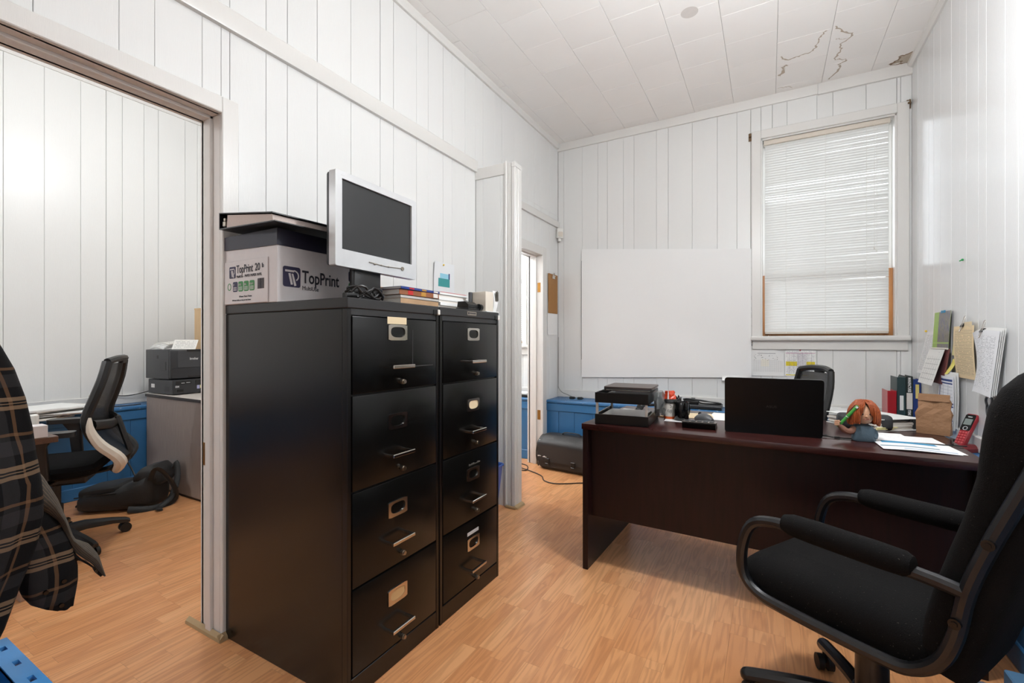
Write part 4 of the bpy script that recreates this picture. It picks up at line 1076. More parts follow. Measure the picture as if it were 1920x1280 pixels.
single('headset_cables', MB().tube(coil(12, (0, 0, 0), .06, 5, .05), .0045, 6).tube(coil(13, (.02, .05, 0), .05, 4, .1), .004, 6), CABLE, 'heap of black cables on the desk behind the letter tray', 'cable', (-.49, 2.72, .7405))
single('desk_papers', MB().box(0, 0, 0, .17, .15, .003).box(.01, -.01, .0032, .175, .14, .005), PAPER, 'white papers on the desk behind the lower tray', 'paper', (-.80, 2.63, .7405), R(-8))
def mouse(lab, loc, rz, mat):
    t = thing('computer_mouse', lab, 'mouse', loc, rz)
    rings = []
    for k in range(9):
        u = k / 8; y = -.052 + .104 * u; w = .03 * math.sin(math.pi * min(.97, max(.03, u))) ** .4; h = .036 * math.sin(math.pi * min(.96, max(.04, .08 + u * .86))) ** .7
        rings.append([(w * math.cos(a), y, max(0, h * math.sin(a) ** .8 if a not in (0,) else 0)) for a in [math.pi * q / 10 for q in range(11)]])
    part('body', MB().loft(rings), mat, t)
    part('wheel', MB().cyl((-.004, .026, .03), (.004, .026, .03), .008, n=12), RUBBER, t)
    return t
mouse('dark grey computer mouse behind the lower letter tray', (-.645, 2.585, .7405), R(30), GREYPL)
mouse('grey computer mouse standing on the desk between the mug and the laptop', (-.30, 2.60, .7405), R(60), GREYPL2)
single('headset', MB().tube(smooth_path([(-.09, 0, .02), (-.07, .03, .03), (0, .045, .034), (.07, .03, .03), (.09, 0, .02)], 5), .009, 8).sphere((-.09, -.005, .022), .022, (1, .6, .9)).sphere((.09, -.005, .022), .022, (1, .6, .9)), BLACKPL, 'black headset lying behind the letter tray', 'headset', (-.585, 2.76, .7405), R(-5))
single('wooden_ruler', MB().box(-.08, -.012, 0, .08, .012, .005, .001), BIRCH, 'pale wooden strip lying behind the lower tray', 'ruler', (-.53, 2.60, .7405), R(-6))

# cup, wrapper, mug
cu = thing('paper_cup', 'white paper coffee cup with a black lid and orange base', 'cup', (-.468, 2.555, .7405))
def cupr(z): return .0285 + .0095 * (z / .094)
part('body', MB().lathe([(cupr(0), 0), (cupr(.09), .09), (cupr(.094) - .002, .094)], 28), pm('white_cup_paper', (206, 200, 192), .5), cu)
part('orange_band', MB().lathe([(cupr(0) + .0004, .002), (cupr(.014) + .0006, .015)], 28, cap=False), pm('orange_print', (206, 92, 34), .45), cu)
part('lid', MB().lathe([(.041, .088), (.0415, .093), (.039, .098), (.037, .105), (.034, .107), (.001, .106)], 28), BLACKPL, cu)
def on_cup(a, z): r = cupr(z) + .0006; return (r * math.cos(R(a)), r * math.sin(R(a)), z)
A0 = -76
part('scribble', MB().tube(smooth_path([on_cup(A0 + 13, .084), on_cup(A0 + 3, .086), on_cup(A0 + 1, .078), on_cup(A0 + 12, .073), on_cup(A0 + 12, .066), on_cup(A0 + 1, .065)], 4), .0009, 5)
     .tube(smooth_path([on_cup(A0 + 0, .05), on_cup(A0 - 16, .052), on_cup(A0 - 20, .045), on_cup(A0 - 8, .040), on_cup(A0 + 4, .046), on_cup(A0 + 12, .054), on_cup(A0 + 16, .044), on_cup(A0 + 8, .034), on_cup(A0 + 0, .038), on_cup(A0 + 8, .05), on_cup(A0 + 16, .036)], 4), .0007, 5), INKD, cu, 'handwritten scribble')
wr_ = thing('snack_wrapper', 'crumpled red and orange wrapper lying on the coffee cup lid', 'wrapper', (-.466, 2.555, .848), R(25))
rd = random.Random(2); rings = []
for k in range(6):
    z = k * .0085; s_ = 1 - .05 * k
    rings.append([((.031 * s_ * math.cos(a) + rd.uniform(-.004, .004)), .022 * s_ * math.sin(a) + rd.uniform(-.003, .003), z + rd.uniform(-.002, .002) * (k > 0)) for a in [2 * math.pi * q / 12 for q in range(12)]])
part('body', MB().loft(rings), pm('orange_foil', (206, 66, 30), .3, var=.25, nscale=60), wr_, smooth=0)
part('white_stripe', MB().prism([(-.019, 0), (-.011, 0), (-.013, .042), (-.016, .046)], -.026, -.0235, 'y'), PAPER, wr_)
mg = thing('coffee_mug', 'glossy black mug standing beside the paper cup', 'mug', (-.402, 2.525, .7425), R(60))
part('body', MB().lathe([(.034, 0), (.0365, .004), (.0368, .094), (.0355, .0965), (.034, .094), (.033, .006), (.001, .006)], 32), BLACKGLOSS, mg)
part('handle', MB().tube(smooth_path([(.034, 0, .078), (.055, 0, .078), (.064, 0, .055), (.055, 0, .026), (.034, 0, .022)], 4), .0055, 8), BLACKGLOSS, mg)
single('note_paper', MB().box(0, 0, 0, .12, .085, .0012), PAPER, 'small white note under the black mug', 'paper', (-.478, 2.462, .7405), R(4))
single('note_pad', MB().box(0, 0, 0, .13, .16, .0015).box(.02, .03, .0017, .15, .17, .003), CREAMPAPER, 'cream papers between the mug and the grey mouse', 'paper', (-.40, 2.62, .7405), R(12))
single('note_pad', MB().box(0, 0, 0, .13, .08, .002), CREAMPAPER, 'cream slip between the letter tray and the paper cup', 'paper', (-.555, 2.66, .7405), R(-6))
single('white_sheet', MB().box(0, 0, 0, .17, .26, .001), PAPER, 'white sheet lying left of the open laptop', 'paper', (-.295, 2.63, .7405), R(-3))
ca = thing('desk_calculator', 'black wedge shaped desk calculator in front of the mug', 'calculator', (-.365, 2.315, .7405), R(3))
part('body', MB().prism([(.0, 0), (-.012, .026), (-.004, .03), (.16, .012), (.16, 0)], 0, .147, 'x'), BLACKSAT, ca)
m = MB(); m.xf(Matrix.Identity(4)); mt = Matrix.Translation((0, 0, .0305)) @ Matrix.Rotation(R(-6.3), 4, 'X')
part('top_plate', MB().box(-.003, -.008, -.001, .150, .16, .002, mat=mt), pm('taupe_plate', (92, 86, 80), .4), ca)
mb = MB()
for i in range(5):
    for j in range(4): mb.box(.012 + i * .027, .01 + j * .024, .002, .03 + i * .027, .026 + j * .024, .006, mat=mt)
part('key', mb, GREYPL, ca)

# open laptop seen from behind
la = thing('open_laptop', 'open black laptop with its lid towards the camera', 'laptop', (-.178, 2.312, .7405), R(4.5))
LW, LH = .380, .243
part('base', MB().box(.002, .012, .003, LW - .002, .25, .020, .006, 2), BLACKSAT, la)
LM = Matrix.Translation((0, .010, .012)) @ Matrix.Rotation(R(8), 4, 'X')
m = MB(); m.prism(rrect(0, -.012, LW, LH, .012, 4), -.004, .004, 'y'); m.xf(LM); part('lid', m, BLACKSAT, la)
part('screen', MB().box(.012, .0042, .018, LW - .012, .0050, LH - .016).xf(LM), SCREEN, la)
part('keyboard', MB().box(.03, .05, .0202, LW - .03, .15, .0212), GREYPL, la)
o = text('logo_lettering', 'ASUS', .0135, LM @ frame((LW / 2 - .003, -.0042, .112), (1, 0, 0), (0, 0, 1)), pm('dull_logo_grey', (58, 57, 55), .35, .4), la, 'CENTER', 1.35)
part('power_cable', MB().tube(smooth_path([(LW, .04, .010), (.40, .036, .008), (.43, .034, .004), (.55, .04, .004), (.75, .045, .004), (.86, .05, .004)], 5), .0025, 6).cyl((LW - .002, .04, .01), (LW + .02, .038, .009), .005, n=8).cyl((.425, .034, .005), (.445, .034, .005), .005, n=8), CABLE, la)

# task chair behind the desk and in the side office
def task_chair(label, loc, rz, shell=True, rot_base=0):
    t = thing('office_chair', label, 'chair', loc, rz)
    # backrest side profile (x forward, z)
    prof = [(-.255, 1.045), (-.238, .95), (-.205, .84), (-.178, .75), (-.185, .68), (-.225, .60), (-.285, .535), (-.305, .49), (-.28, .445)]
    half = [.175, .198, .212, .22, .222, .215, .20, .185, .15]
    P = smooth_path([(x_, h, z) for (x_, z), h in zip(prof, half)], 3)
    m = MB()
    for s in (-1, 1): m.tube([(p.x, s * p.y, p.z) for p in P], [.019] * len(P), 8, flat=1.25)
    m.tube(smooth_path([(-.255, -.178, 1.045), (-.278, -.09, 1.058), (-.285, 0, 1.06), (-.278, .09, 1.058), (-.255, .178, 1.045)], 4), .019, 8)
    m.tube(smooth_path([(-.28, -.15, .445), (-.285, 0, .44), (-.28, .15, .445)], 4), .018, 8)
    part('back_frame', m, BLACKPL, t)
    m = MB()
    def bk(u, v):
        i = min(int(v * (len(P) - 1)), len(P) - 2); f = v * (len(P) - 1) - i; p = P[i].lerp(P[i + 1], f)
        return (p.x - .022 * (1 - (2 * u - 1) ** 2), (2 * u - 1) * p.y, p.z)
    m.sheet(lambda u, v: bk(u, .02 + .82 * v), 10, 20, .003); part('back_mesh', m, MESHFAB, t)
    part('headrest_bar', MB().box(-.30, -.05, 1.03, -.275, .05, 1.075, .01, 2), BLACKPL, t)
    part('lumbar_support', MB().tube(smooth_path([(-.20, -.19, .70), (-.245, -.08, .69), (-.25, .08, .69), (-.20, .19, .70)], 5), .018, 8, flat=1.6), BLACKPL, t)
    part('back_spine', MB().tube(smooth_path([(-.14, 0, .41), (-.25, 0, .43), (-.315, 0, .50), (-.29, 0, .62), (-.262, 0, .72)], 4), .03, 8, flat=.5), BLACKPL, t)
    if shell:
        for s in (1,):
            pts = [(-.185 - .012, s * .238, .75), (-.20, s * .240, .68), (-.238, s * .234, .60), (-.298, s * .22, .535), (-.318, s * .205, .49), (-.29, s * .17, .44)]
            w = [.006, .02, .028, .03, .03, .018]
            Q = smooth_path(pts, 3)
            ws_ = [w[min(int(i / 3), 5)] * (1 - (i % 3) / 3) + w[min(int(i / 3) + 1, 5)] * ((i % 3) / 3) for i in range(len(Q))]
            part('side_shell', MB().tube(Q, ws_, 8, flat=1.0), CREAMPL, t, 'cream coloured side shell')
    m = MB()
    rings = []
    for z, ix, in_ in ((.425, .0, .03), (.44, .0, .005), (.47, 0, 0), (.492, 0, .012), (.50, 0, .04)):
        rings.append([(u, v, z - (.02 * max(0, (u - .12) / .13) ** 2)) for u, v in rrect(-.21 + in_, -.235 + in_, .25 - in_, .235 - in_, .07, 5)])
    part('seat', m.loft(rings), FABRIC2, t)
    part('mechanism', MB().box(-.15, -.09, .37, .12, .09, .425, .01).cyl((.0, -.2, .40), (0, .0, .40), .01, n=8), BLACKPL, t)
    for s in (-1, 1):
        a = part('armrest', MB().prism(rrect(-.15, s * .275 - .045, .115, s * .275 + .045, .03, 4), .665, .69), BLACKPL, t)
        part('arm_post', MB().loft([[(u, v, .45) for u, v in rrect(-.05, s * .265 - .018, .0, s * .265 + .018, .01)], [(u, v, .62) for u, v in rrect(-.04, s * .272 - .018, .02, s * .272 + .018, .01)], [(u, v, .665) for u, v in rrect(-.07, s * .275 - .02, .05, s * .275 + .02, .01)]]), BLACKPL, a)
        part('arm_bracket', MB().box(-.045, min(s * .10, s * .285), .405, .005, max(s * .10, s * .285), .42, .004).box(-.04, s * .268 - .012, .41, .0, s * .268 + .012, .47, .004), DULLMETAL, a)
    part('column', MB().cyl((0, 0, .12), (0, 0, .25), .03, n=18).cyl((0, 0, .25), (0, 0, .38), .02, n=18), BLACKPL, t)
    part('hub', MB().lathe([(.05, .075), (.052, .11), (.035, .13)], 20), BLACKPL, t)
    for k in range(5):
        a = R(rot_base + 72 * k); d = Vector((math.cos(a), math.sin(a), 0)); n_ = Vector((-d.y, d.x, 0))
        leg = part('base_leg', MB().loft([[d * r_ + n_ * (w * cx_) + Vector((0, 0, z + h * cz)) for cx_, cz in ((-1, -.6), (1, -.6), (1, .1), (.55, .5), (-.55, .5), (-1, .1))] for r_, z, w, h in ((.03, .10, .03, .05), (.12, .105, .025, .042), (.24, .088, .02, .03), (.305, .072, .018, .026), (.322, .066, .014, .018))]), BLACKPL, t)
        cpos = d * .30
        m = MB()
        for s in (-1, 1):
            q = cpos + n_ * (s * .014); m.cyl(q - n_ * .009 + Vector((0, 0, .0285)), q + n_ * .009 + Vector((0, 0, .0285)), .028, n=18)
        m.cyl(cpos + Vector((0, 0, .028)), cpos + Vector((0, 0, .075)), .006, n=8)
        part('caster', m, RUBBER, leg)
    return t
rc_ = task_chair('black mesh office chair behind the desk, only its top showing above the laptop', (.045, 3.19, 0), R(207), False, 10); rc_.scale = (.86, .84, .94)

# ================================================================== RIGHT HALF OF THE DESK
# generic red-haired doll
do = thing('toy_doll', 'small red haired doll bust in a blue smock on the desk holding a green marker', 'doll', (.345, 2.385, .7405), R(8))
SMOCK = pm('grey_blue_doll_cloth', (70, 88, 100), .7, bump=.4, bscale=200, bdist=.002)
HAIR = None
g = NT('orange_doll_hair'); v_ = g.coord(); n_ = g.noise(g.mapv(v_, (180, 180, 14)), 3, 4)
g.l(g.ramp(n_, [(.3, lin((92, 40, 14))), (.55, lin((164, 76, 28))), (.8, lin((204, 112, 54)))]), g.b.inputs['Base Color']); g.b.inputs['Roughness'].default_value = .5; g.bump(n_, .6, .003); HAIR = g.m
rings = [[(u, v, z) for u, v in rrect(-a, -b, a, b, min(a, b) * .6, 4)] for z, a, b in ((0, .037, .024), (.004, .040, .026), (.03, .038, .024), (.052, .036, .022), (.064, .028, .018), (.068, .015, .012))]
part('torso', MB().loft(rings), SMOCK, do)
hd = part('head', MB().sphere((0, -.002, .112), .036, (.98, .95, 1.15), 20, 14), SKIN, do)
part('nose', MB().sphere((0, -.037, .106), .005, n=10, m=8), SKIN, hd)
for s in (-1, 1):
    part('eye', MB().sphere((s * .012, -.033, .115), .004, (1, .5, 1), 10, 8), INKD, hd)
    part('ear', MB().sphere((s * .035, 0, .108), .007, (.5, .8, 1.2), 10, 8), SKIN, hd)
part('mouth', MB().tube(smooth_path([(-.010, -.0335, .096), (0, -.0355, .093), (.010, -.0335, .096)], 4), .0012, 6), pm('doll_lip', (170, 90, 80), .5), hd)
# hair: bob of many locks around the head, open at the face
rd = random.Random(4); m = MB(); q = 0
for k in range(420):
    a = rd.uniform(0, 360)
    face = abs(((a + 90 + 180) % 360) - 180)
    if face < 34: a += 70 * (1 if rd.random() < .5 else -1); face = abs(((a + 90 + 180) % 360) - 180)
    ca_, sa_ = math.cos(R(a)), math.sin(R(a)); r1 = rd.uniform(.044, .054); zt = rd.uniform(.066, .078) + (.008 if face < 60 else 0)
    tw = R(rd.uniform(-8, 8)); cb_, sb_ = math.cos(R(a) + tw), math.sin(R(a) + tw)
    pts = [(ca_ * .003, sa_ * .003, .166 + rd.uniform(0, .004)), (ca_ * .026, sa_ * .026, .163 + rd.uniform(-.003, .005)), (ca_ * r1 * .88, sa_ * r1 * .84, .141), (cb_ * (r1 + .002), sb_ * r1 * .95, .110), (cb_ * (r1 + .001), sb_ * r1 * .92, zt)]
    m.tube(smooth_path(pts, 2), [.0027] * 5 + [.003] * 3 + [.0016], 5)
for s in (-1, 1):
    for k in range(26):
        e = rd.uniform(.0, 1); x1 = s * (.014 + .024 * e); z1 = .118 - .03 * e + rd.uniform(-.004, .004)
        m.tube(smooth_path([(s * .001, -.004 + rd.uniform(-.004, .004), .168), (s * (.004 + .014 * e), -.026 - rd.uniform(0, .004), .160), (s * (.011 + .022 * e), -.0385 + .006 * e, .141), (x1, -.039 + .012 * e, z1)], 2), [.0024] * 6 + [.0014], 5)
part('hair', m, HAIR, do)
sl = part('arm', MB().tube(smooth_path([(-.032, -.006, .052), (-.048, -.012, .038), (-.066, -.016, .040), (-.084, -.018, .056), (-.092, -.018, .064)], 3), [.013] * 4 + [.012] * 5 + [.010] * 4, 10), pm('brown_sleeve', (134, 92, 74), .8, var=.3, nscale=60), do)
hn = part('hand', MB().sphere((-.097, -.018, .070), .011, (.9, .7, 1), 12, 8), SKIN, do)
for k in range(4):
    part('finger', MB().tube(smooth_path([(-.104, -.022, .064 + k * .0055), (-.108, -.031, .065 + k * .0055), (-.1, -.034, .066 + k * .0055), (-.093, -.031, .067 + k * .0055)], 3), .0028, 6), SKIN, hn)
part('thumb', MB().tube(smooth_path([(-.094, -.02, .076), (-.089, -.028, .078), (-.094, -.033, .080)], 3), .003, 6), SKIN, hn)
part('arm', MB().tube(smooth_path([(.030, -.006, .050), (.037, -.012, .034), (.033, -.020, .016)], 3), [.010] * 5 + [.009] * 2, 10), SMOCK, do)
mk = thing('green_marker', 'green marker pen held upright by the doll', 'marker', (.253, 2.355, .796), rot=(R(4), R(36), 0))
part('barrel', MB().cyl((0, 0, 0), (0, 0, .055), .0062, n=14), pm('green_marker_plastic', (64, 152, 62), .35), mk)
part('cap', MB().cyl((0, 0, .057), (0, 0, .112), .0066, n=14).cyl((0, 0, .112), (0, 0, .116), .005, n=14), pm('green_marker_plastic', (64, 152, 62), .35), mk)
part('band', MB().cyl((0, 0, .0545), (0, 0, .0575), .0063, n=14).box(-.004, -.0075, .105, .004, -.0062, .113), PAPER, mk)
part('clip', MB().box(-.0105, -.002, .07, -.008, .002, .112, .0005), BLACKPL, mk)

sp = thing('speaker_pouch', 'black rounded speaker lying behind the doll', 'speaker', (.392, 2.70, .7405), R(3))
m = MB(); rings = []
for k, (x_, s_) in enumerate(((-.103, .72), (-.1, .86), (-.092, .97), (-.08, 1), (.08, 1), (.092, .97), (.1, .86), (.103, .72))):
    rings.append([(x_, .036 * s_ * c_, .037 + .036 * s_ * d_) for c_, d_ in rrect(-1, -1, 1, 1, .7, 5)])
part('body', m.loft(rings), pm('charcoal_speaker_cloth', (40, 41, 43), .65, bump=.3, bscale=500), sp)
part('end_cap', MB().loft([[(-.1045 + .002 * q, .022 * c_, .037 + .022 * d_) for c_, d_ in rrect(-1, -1, 1, 1, .7, 5)] for q in (0, 1)]), BLACKPL, sp)

wb_ = thing('lever_binder', 'thick white ring binder lying open-edged on the desk before the paper bag', 'binder', (.632, 2.80, .7405), R(38))
BW, BD = .265, .27
part('cover', MB().box(-BW, 0, 0, 0, BD, .003, .001).box(-BW, 0, .053, -.008, BD, .056, .001).prism([(-.008, 0), (.001, .006), (.001, .05), (-.008, .056), (-.01, .053), (-.004, .048), (-.004, .008), (-.01, .003)], 0, BD, 'y'), pm('white_vinyl', (224, 224, 222), .35), wb_)
m = MB(); z = .004; rd = random.Random(8)
for k in range(7):
    h = rd.uniform(.004, .008); m.box(-BW + rd.uniform(0, .02), .004 + rd.uniform(0, .006), z, -.055 + rd.uniform(-.006, .004), BD - .004, z + h - .0008); z += h
part('pages', m, PAGESW, wb_)
part('yellow_tabs', MB().box(-BW + .01, -.002, .016, -BW + .12, .004, .019).box(-BW + .0, -.003, .010, -BW + .10, .004, .0125), pm('pale_yellow_tab', (236, 224, 160), .7), wb_)
part('ring', MB().tube([(-.032 + .02 * math.cos(R(a)), .03, .028 + .022 * math.sin(R(a))) for a in range(0, 360, 24)], .0022, 6, True).tube([(-.032 + .02 * math.cos(R(a)), .13, .028 + .022 * math.sin(R(a))) for a in range(0, 360, 24)], .0022, 6, True), CHROME, wb_)
part('inner_face', MB().box(-.05, .012, .004, -.006, .016, .05), BLACKPL, wb_)

# papers near the front edge with a blue printed band
BLUEBAND = print_mat('blue_band_print', (238, 238, 238), (130, 130, 140), 26, .06, 18, .35, None, ((.1, .85, .42, .54, (34, 134, 176)), (.02, .8, .20, .25, (60, 110, 130)), (.3, .98, .08, .11, (90, 140, 180))), 0)
pp = thing('paper_sheets', 'loose white sheets with a blue band at the right front of the desk', 'paper', (.404, 2.228, .7405), R(4))
part('sheet', MB().sheet(lambda u, v: (u * .232 + .01 * v - .02, v * .315, .0035 + .003 * math.sin(u * 4)), 6, 6), BLUEBAND, pp)
part('sheet', MB().sheet(lambda u, v: (u * .225 + .004, v * .33 + .012, .0015), 4, 4), PAPER, pp)
part('sheet', MB().sheet(lambda u, v: (u * .15 - .015, v * .09 + .30, .0022), 3, 3), PAPER, pp)

# paper bag standing at the desk's right edge
pb = thing('paper_bag', 'brown paper bag standing folded at the right rear of the desk', 'bag', (.648, 2.72, .7405), R(-24))
def bagring2(z, w, d, jit):
    rd = random.Random(int(z * 1000)); out = []
    for (cx_, cy_) in [(-1, -1), (-.5, -1), (0, -1), (.5, -1), (1, -1), (1, 0), (1, 1), (.5, 1), (0, 1), (-.5, 1), (-1, 1), (-1, 0)]:
        out.append((cx_ * w + rd.uniform(-jit, jit), cy_ * d + rd.uniform(-jit, jit), z))
    return out
rings = [bagring2(0, .056, .028, .0), bagring2(.03, .057, .028, .002), bagring2(.06, .056, .025, .004), bagring2(.09, .058, .022, .006), bagring2(.115, .055, .018, .005), bagring2(.14, .055, .012, .004), bagring2(.158, .053, .007, .002), bagring2(.178, .052, .005, .001)]
part('body', MB().loft(rings), KRAFT, pb, smooth=0)
part('folded_top', MB().sheet(lambda u, v: (-.053 + .106 * u, -.011 - .006 * (1 - v) + .002 * math.sin(9 * u), .148 + .03 * v), 8, 3, .002), KRAFT, pb)

# cordless phone on its base, on the blue ledge of the right wall
ph = thing('cordless_phone', 'red and black cordless phone standing in its dark red base', 'phone', (.822, 3.03, .621), R(-52))
part('base', MB().prism(rrect(-.05, -.055, .05, .06, .02, 4), 0, .018).loft([[(u, v, .018) for u, v in rrect(-.048, -.05, .048, .05, .018)], [(u, v, .034) for u, v in rrect(-.036, -.01, .036, .042, .014)]]), DARKRED, ph)
HM = Matrix.Translation((0, -.012, .022)) @ Matrix.Rotation(R(-30), 4, 'X')
hs = part('handset', MB().loft([[(u, v, z) for u, v in rrect(-w, -.012, w, .013, .009, 4)] for z, w in ((0, .020), (.004, .024), (.09, .0245), (.165, .0255), (.172, .022))]).xf(HM), RED, ph)
part('face_panel', MB().prism(rrect(-.0215, .082, .0215, .168, .006), -.0135, -.0118, 'y').xf(HM), BLACKSAT, hs)
part('display', MB().box(-.0165, -.0142, .112, .0165, -.0134, .144).xf(HM), pm('grey_lcd', (128, 138, 134), .3), hs)
part('nav_ring', MB().tube([(.009 * math.cos(R(a)), -.0138, .093 + .009 * math.sin(R(a))) for a in range(0, 360, 30)], .0016, 6, True).xf(HM), SILVERPL, hs)
for r_ in range(5):
    for c_ in range(3): part('key', MB().box(-.017 + c_ * .0125, -.0138, .012 + r_ * .0135, -.0075 + c_ * .0125, -.0116, .02 + r_ * .0135, .0008).xf(HM), pm('pale_red_key', (196, 70, 76), .35), hs)
part('maker_plate', MB().box(-.009, -.0142, .153, .009, -.0134, .157).xf(HM), SILVERPL, hs)
single('phone_cable', MB().tube(smooth_path([(.75, 2.93, .628), (.79, 2.84, .627), (.815, 2.76, .627), (.84, 2.70, .627)], 5), .004, 6).box(.795, 2.79, .622, .822, 2.84, .634, .003), WHITECABLE, 'white cable with an inline plug in front of the phone base', 'cable')
single('desk_charger', MB().box(-.05, -.03, 0, .05, .03, .028, .008, 2), BLACKPL, 'small black device on the ledge beside the phone base', 'device', (.80, 3.20, .621), R(15))
single('ledge_cable', MB().tube(smooth_path([(.64, 2.45, .744), (.675, 2.60, .742), (.715, 2.76, .68), (.752, 2.90, .628), (.757, 3.08, .627), (.785, 3.19, .627)], 5), .003, 6), CABLE, 'thin black cable running from the desk to the black device on the ledge', 'cable')

# ledge behind the desk
lt = thing('closed_laptop', 'closed dark laptop lying on the blue ledge behind the mug', 'laptop', (-.645, 3.985, .601), R(2))
part('base', MB().box(0, 0, 0, .315, .215, .016, .004), BLACKPL, lt); part('lid', MB().box(0, 0, .0165, .315, .215, .03, .005, 2), GREYPL, lt)
ch = thing('laptop_charger', 'black charger with coiled cable on top of the closed laptop', 'charger', (-.63, 4.05, .632))
part('brick', MB().box(0, 0, 0, .12, .05, .03, .005, 2), BLACKPL, ch)
part('cable', MB().tube(smooth_path([(.12, .025, .015), (.16, .03, .008), (.27, .05, .006), (.285, .08, .008), (.25, .09, .014), (.15, .06, .024), (.05, .04, .036), (-.005, .03, .034), (.03, .02, .042), (.12, .03, .036), (.22, .05, .02), (.29, .04, .014)], 4), .0055, 6).cyl((.06, .03, .042), (.09, .034, .042), .009, n=8), CABLE, ch)
md = thing('magazine_pile', 'loose pile of papers and magazines on the blue ledge right of the chair', 'papers', (.22, 4.0, .601), R(4))
rd = random.Random(6); z = 0
for k in range(9):
    h = rd.choice((.004, .006, .01)); part('sheet', MB().box(rd.uniform(-.02, .02), rd.uniform(-.02, .02), z, .27 + rd.uniform(-.03, .03), .2 + rd.uniform(-.02, .02), z + h - .0006), (PAPER, PAGESW, pm('grey_magazine', (110, 104, 104), .4), PAPER)[k % 4], md, rot=(0, 0, R(rd.uniform(-6, 6)))); z += h
single('yellow_clip', MB().sphere((0, 0, .009), .013, (1, .7, .7), 10, 6), pm('yellow_plastic', (230, 216, 60), .4), 'small yellow clip on the ledge papers', 'clip', (.33, 4.02, .601 + z))
single('black_case', MB().box(-.07, -.03, 0, .07, .03, .028, .01, 3), BLACKPL, 'black case on the blue ledge left of the red folder', 'case', (.61, 4.12, .636), R(-4))
single('ledge_papers', MB().box(0, 0, 0, .26, .22, .014).box(.02, .0, .0142, .25, .21, .034), PAPER, 'flat white papers on the blue ledge under the black case', 'papers', (.48, 3.99, .601), R(2))

# upright folders on the ledge in the corner
def folder(lab, x0, w, z1, col, d=.20, spine=None, yf=4.02, nm='ring_binder'):
    t = thing(nm, lab, 'binder', (x0, yf, .601), 0)
    mt_ = pm('binder_cover_%d_%d_%d' % col, col, .4, bump=.1)
    part('cover', MB().box(0, 0, 0, w, .003, z1, .001).box(0, .003, 0, .003, d, z1, .001).box(w - .003, .003, 0, w, d, z1, .001), mt_, t)
    part('pages', MB().box(.004, .006, .004, w - .004, d - .004, z1 - .012), PAGESW, t)
    return t
f1 = folder('short red folder standing on the ledge in the corner', .715, .048, .215, (170, 22, 34), .17)
part('front_edge', MB().box(-.0025, .001, 0, 0, .17, .215), pm('pale_red_edge', (196, 120, 120), .5), f1)
f2 = folder('dark green binder with a narrow white spine label beside the red folder', .766, .045, .31, (38, 62, 64))
part('spine_label', MB().box(.014, -.0012, .085, .034, 0, .185), PAPER, f2)
f3 = folder('black green binder with vertical white lettering on its spine', .813, .036, .318, (30, 42, 40))
part('spine_label', MB().box(.003, -.0014, .095, .034, -.0002, .205), PAGESW, f3)
text('lettering', 'MANUFACTURÉS', .021, frame((.011, -.0014, .310), (0, 0, -1), (1, 0, 0)), PAPER, f3, sx=.62, bold=.0006)
text('lettering', 'ITEMS', .02, frame((.011, -.0014, .09), (0, 0, -1), (1, 0, 0)), PAPER, f3, sx=.7, bold=.0006)
f4 = thing('ring_binder', 'blue binder with a yellow spine label in the corner', 'binder', (.8505, 4.015, .601), 0)
part('cover', MB().box(0, 0, 0, .039, .003, .30, .001).box(0, .003, 0, .003, .12, .30, .001).box(.036, .003, 0, .039, .12, .30, .001), pm('binder_cover_blue', (26, 56, 122), .4), f4)
part('pages', MB().box(.004, .006, .004, .035, .118, .29), PAGESW, f4)
part('spine_label', MB().box(.011, -.0012, .17, .029, 0, .265), pm('yellow_label', (232, 214, 126), .6), f4)

# ================================================================== PAPERS ON THE RIGHT WALL
def wsheet(name, lab, cat, y1, y0, z0, z1, mat, curl=lambda u, v: 0, shift=lambda u, v: 0, n=(6, 8)):
    """u runs from far (y1) to near (y0)"""
    t = thing(name, lab, cat, (XR - .003, 0, 0))
    part('sheet', MB().sheet(lambda u, v: (-.001 - curl(u, v), y1 + (y0 - y1) * u + shift(u, v), z0 + (z1 - z0) * v), *n), mat, t)
    return t
LIST = print_mat('list_print', (234, 234, 234), (50, 50, 64), 40, .07, 26, .55)
CREAML = print_mat('cream_list_print', (238, 214, 172), (70, 64, 60), 36, .07, 16, .6)
STATE = print_mat('statement_print', (234, 235, 238), (60, 62, 78), 44, .08, 20, .5)
BLUEFORM = print_mat('blue_form_print', (234, 236, 242), (80, 90, 130), 24, .1, 14, .3, (4, 16, .55, .85), ((.15, .95, .91, .95, (40, 66, 130)), (.15, .95, .86, .885, (40, 66, 130)), (.15, .22, .60, .86, (40, 66, 130)), (.15, .98, .50, .53, (40, 66, 130)), (.15, .98, .45, .475, (40, 66, 130)), (.15, .98, .20, .225, (40, 66, 130)), (.15, .98, .15, .175, (40, 66, 130))))
CALLOW = print_mat('calendar_page_print', (232, 231, 228), (70, 68, 76), 18, .06, 14, .35, (7, 7, .1, .8))
g = NT('landscape_photo_print'); uv_ = g.n('ShaderNodeUVMap').outputs[0]; sp_ = g.n('ShaderNodeSeparateXYZ'); g.l(uv_, sp_.inputs[0])
nn = g.noise(g.mapv(uv_, (7, 3, 1)), 1.6, 5, .6)
pcol = g.ramp(nn, [(.25, lin((50, 52, 76))), (.42, lin((96, 92, 112))), (.55, lin((120, 110, 96))), (.68, lin((70, 84, 72))), (.8, lin((170, 168, 172)))])
pcol = g.mix(g.math('LESS_THAN', sp_.outputs[0], .3), pcol, lin((146, 182, 56)))
pcol = g.mix(g.math('MULTIPLY', g.math('LESS_THAN', g.math('ABSOLUTE', g.math('SUBTRACT', sp_.outputs[1], .13)), .02), 1), pcol, lin((160, 190, 90)))
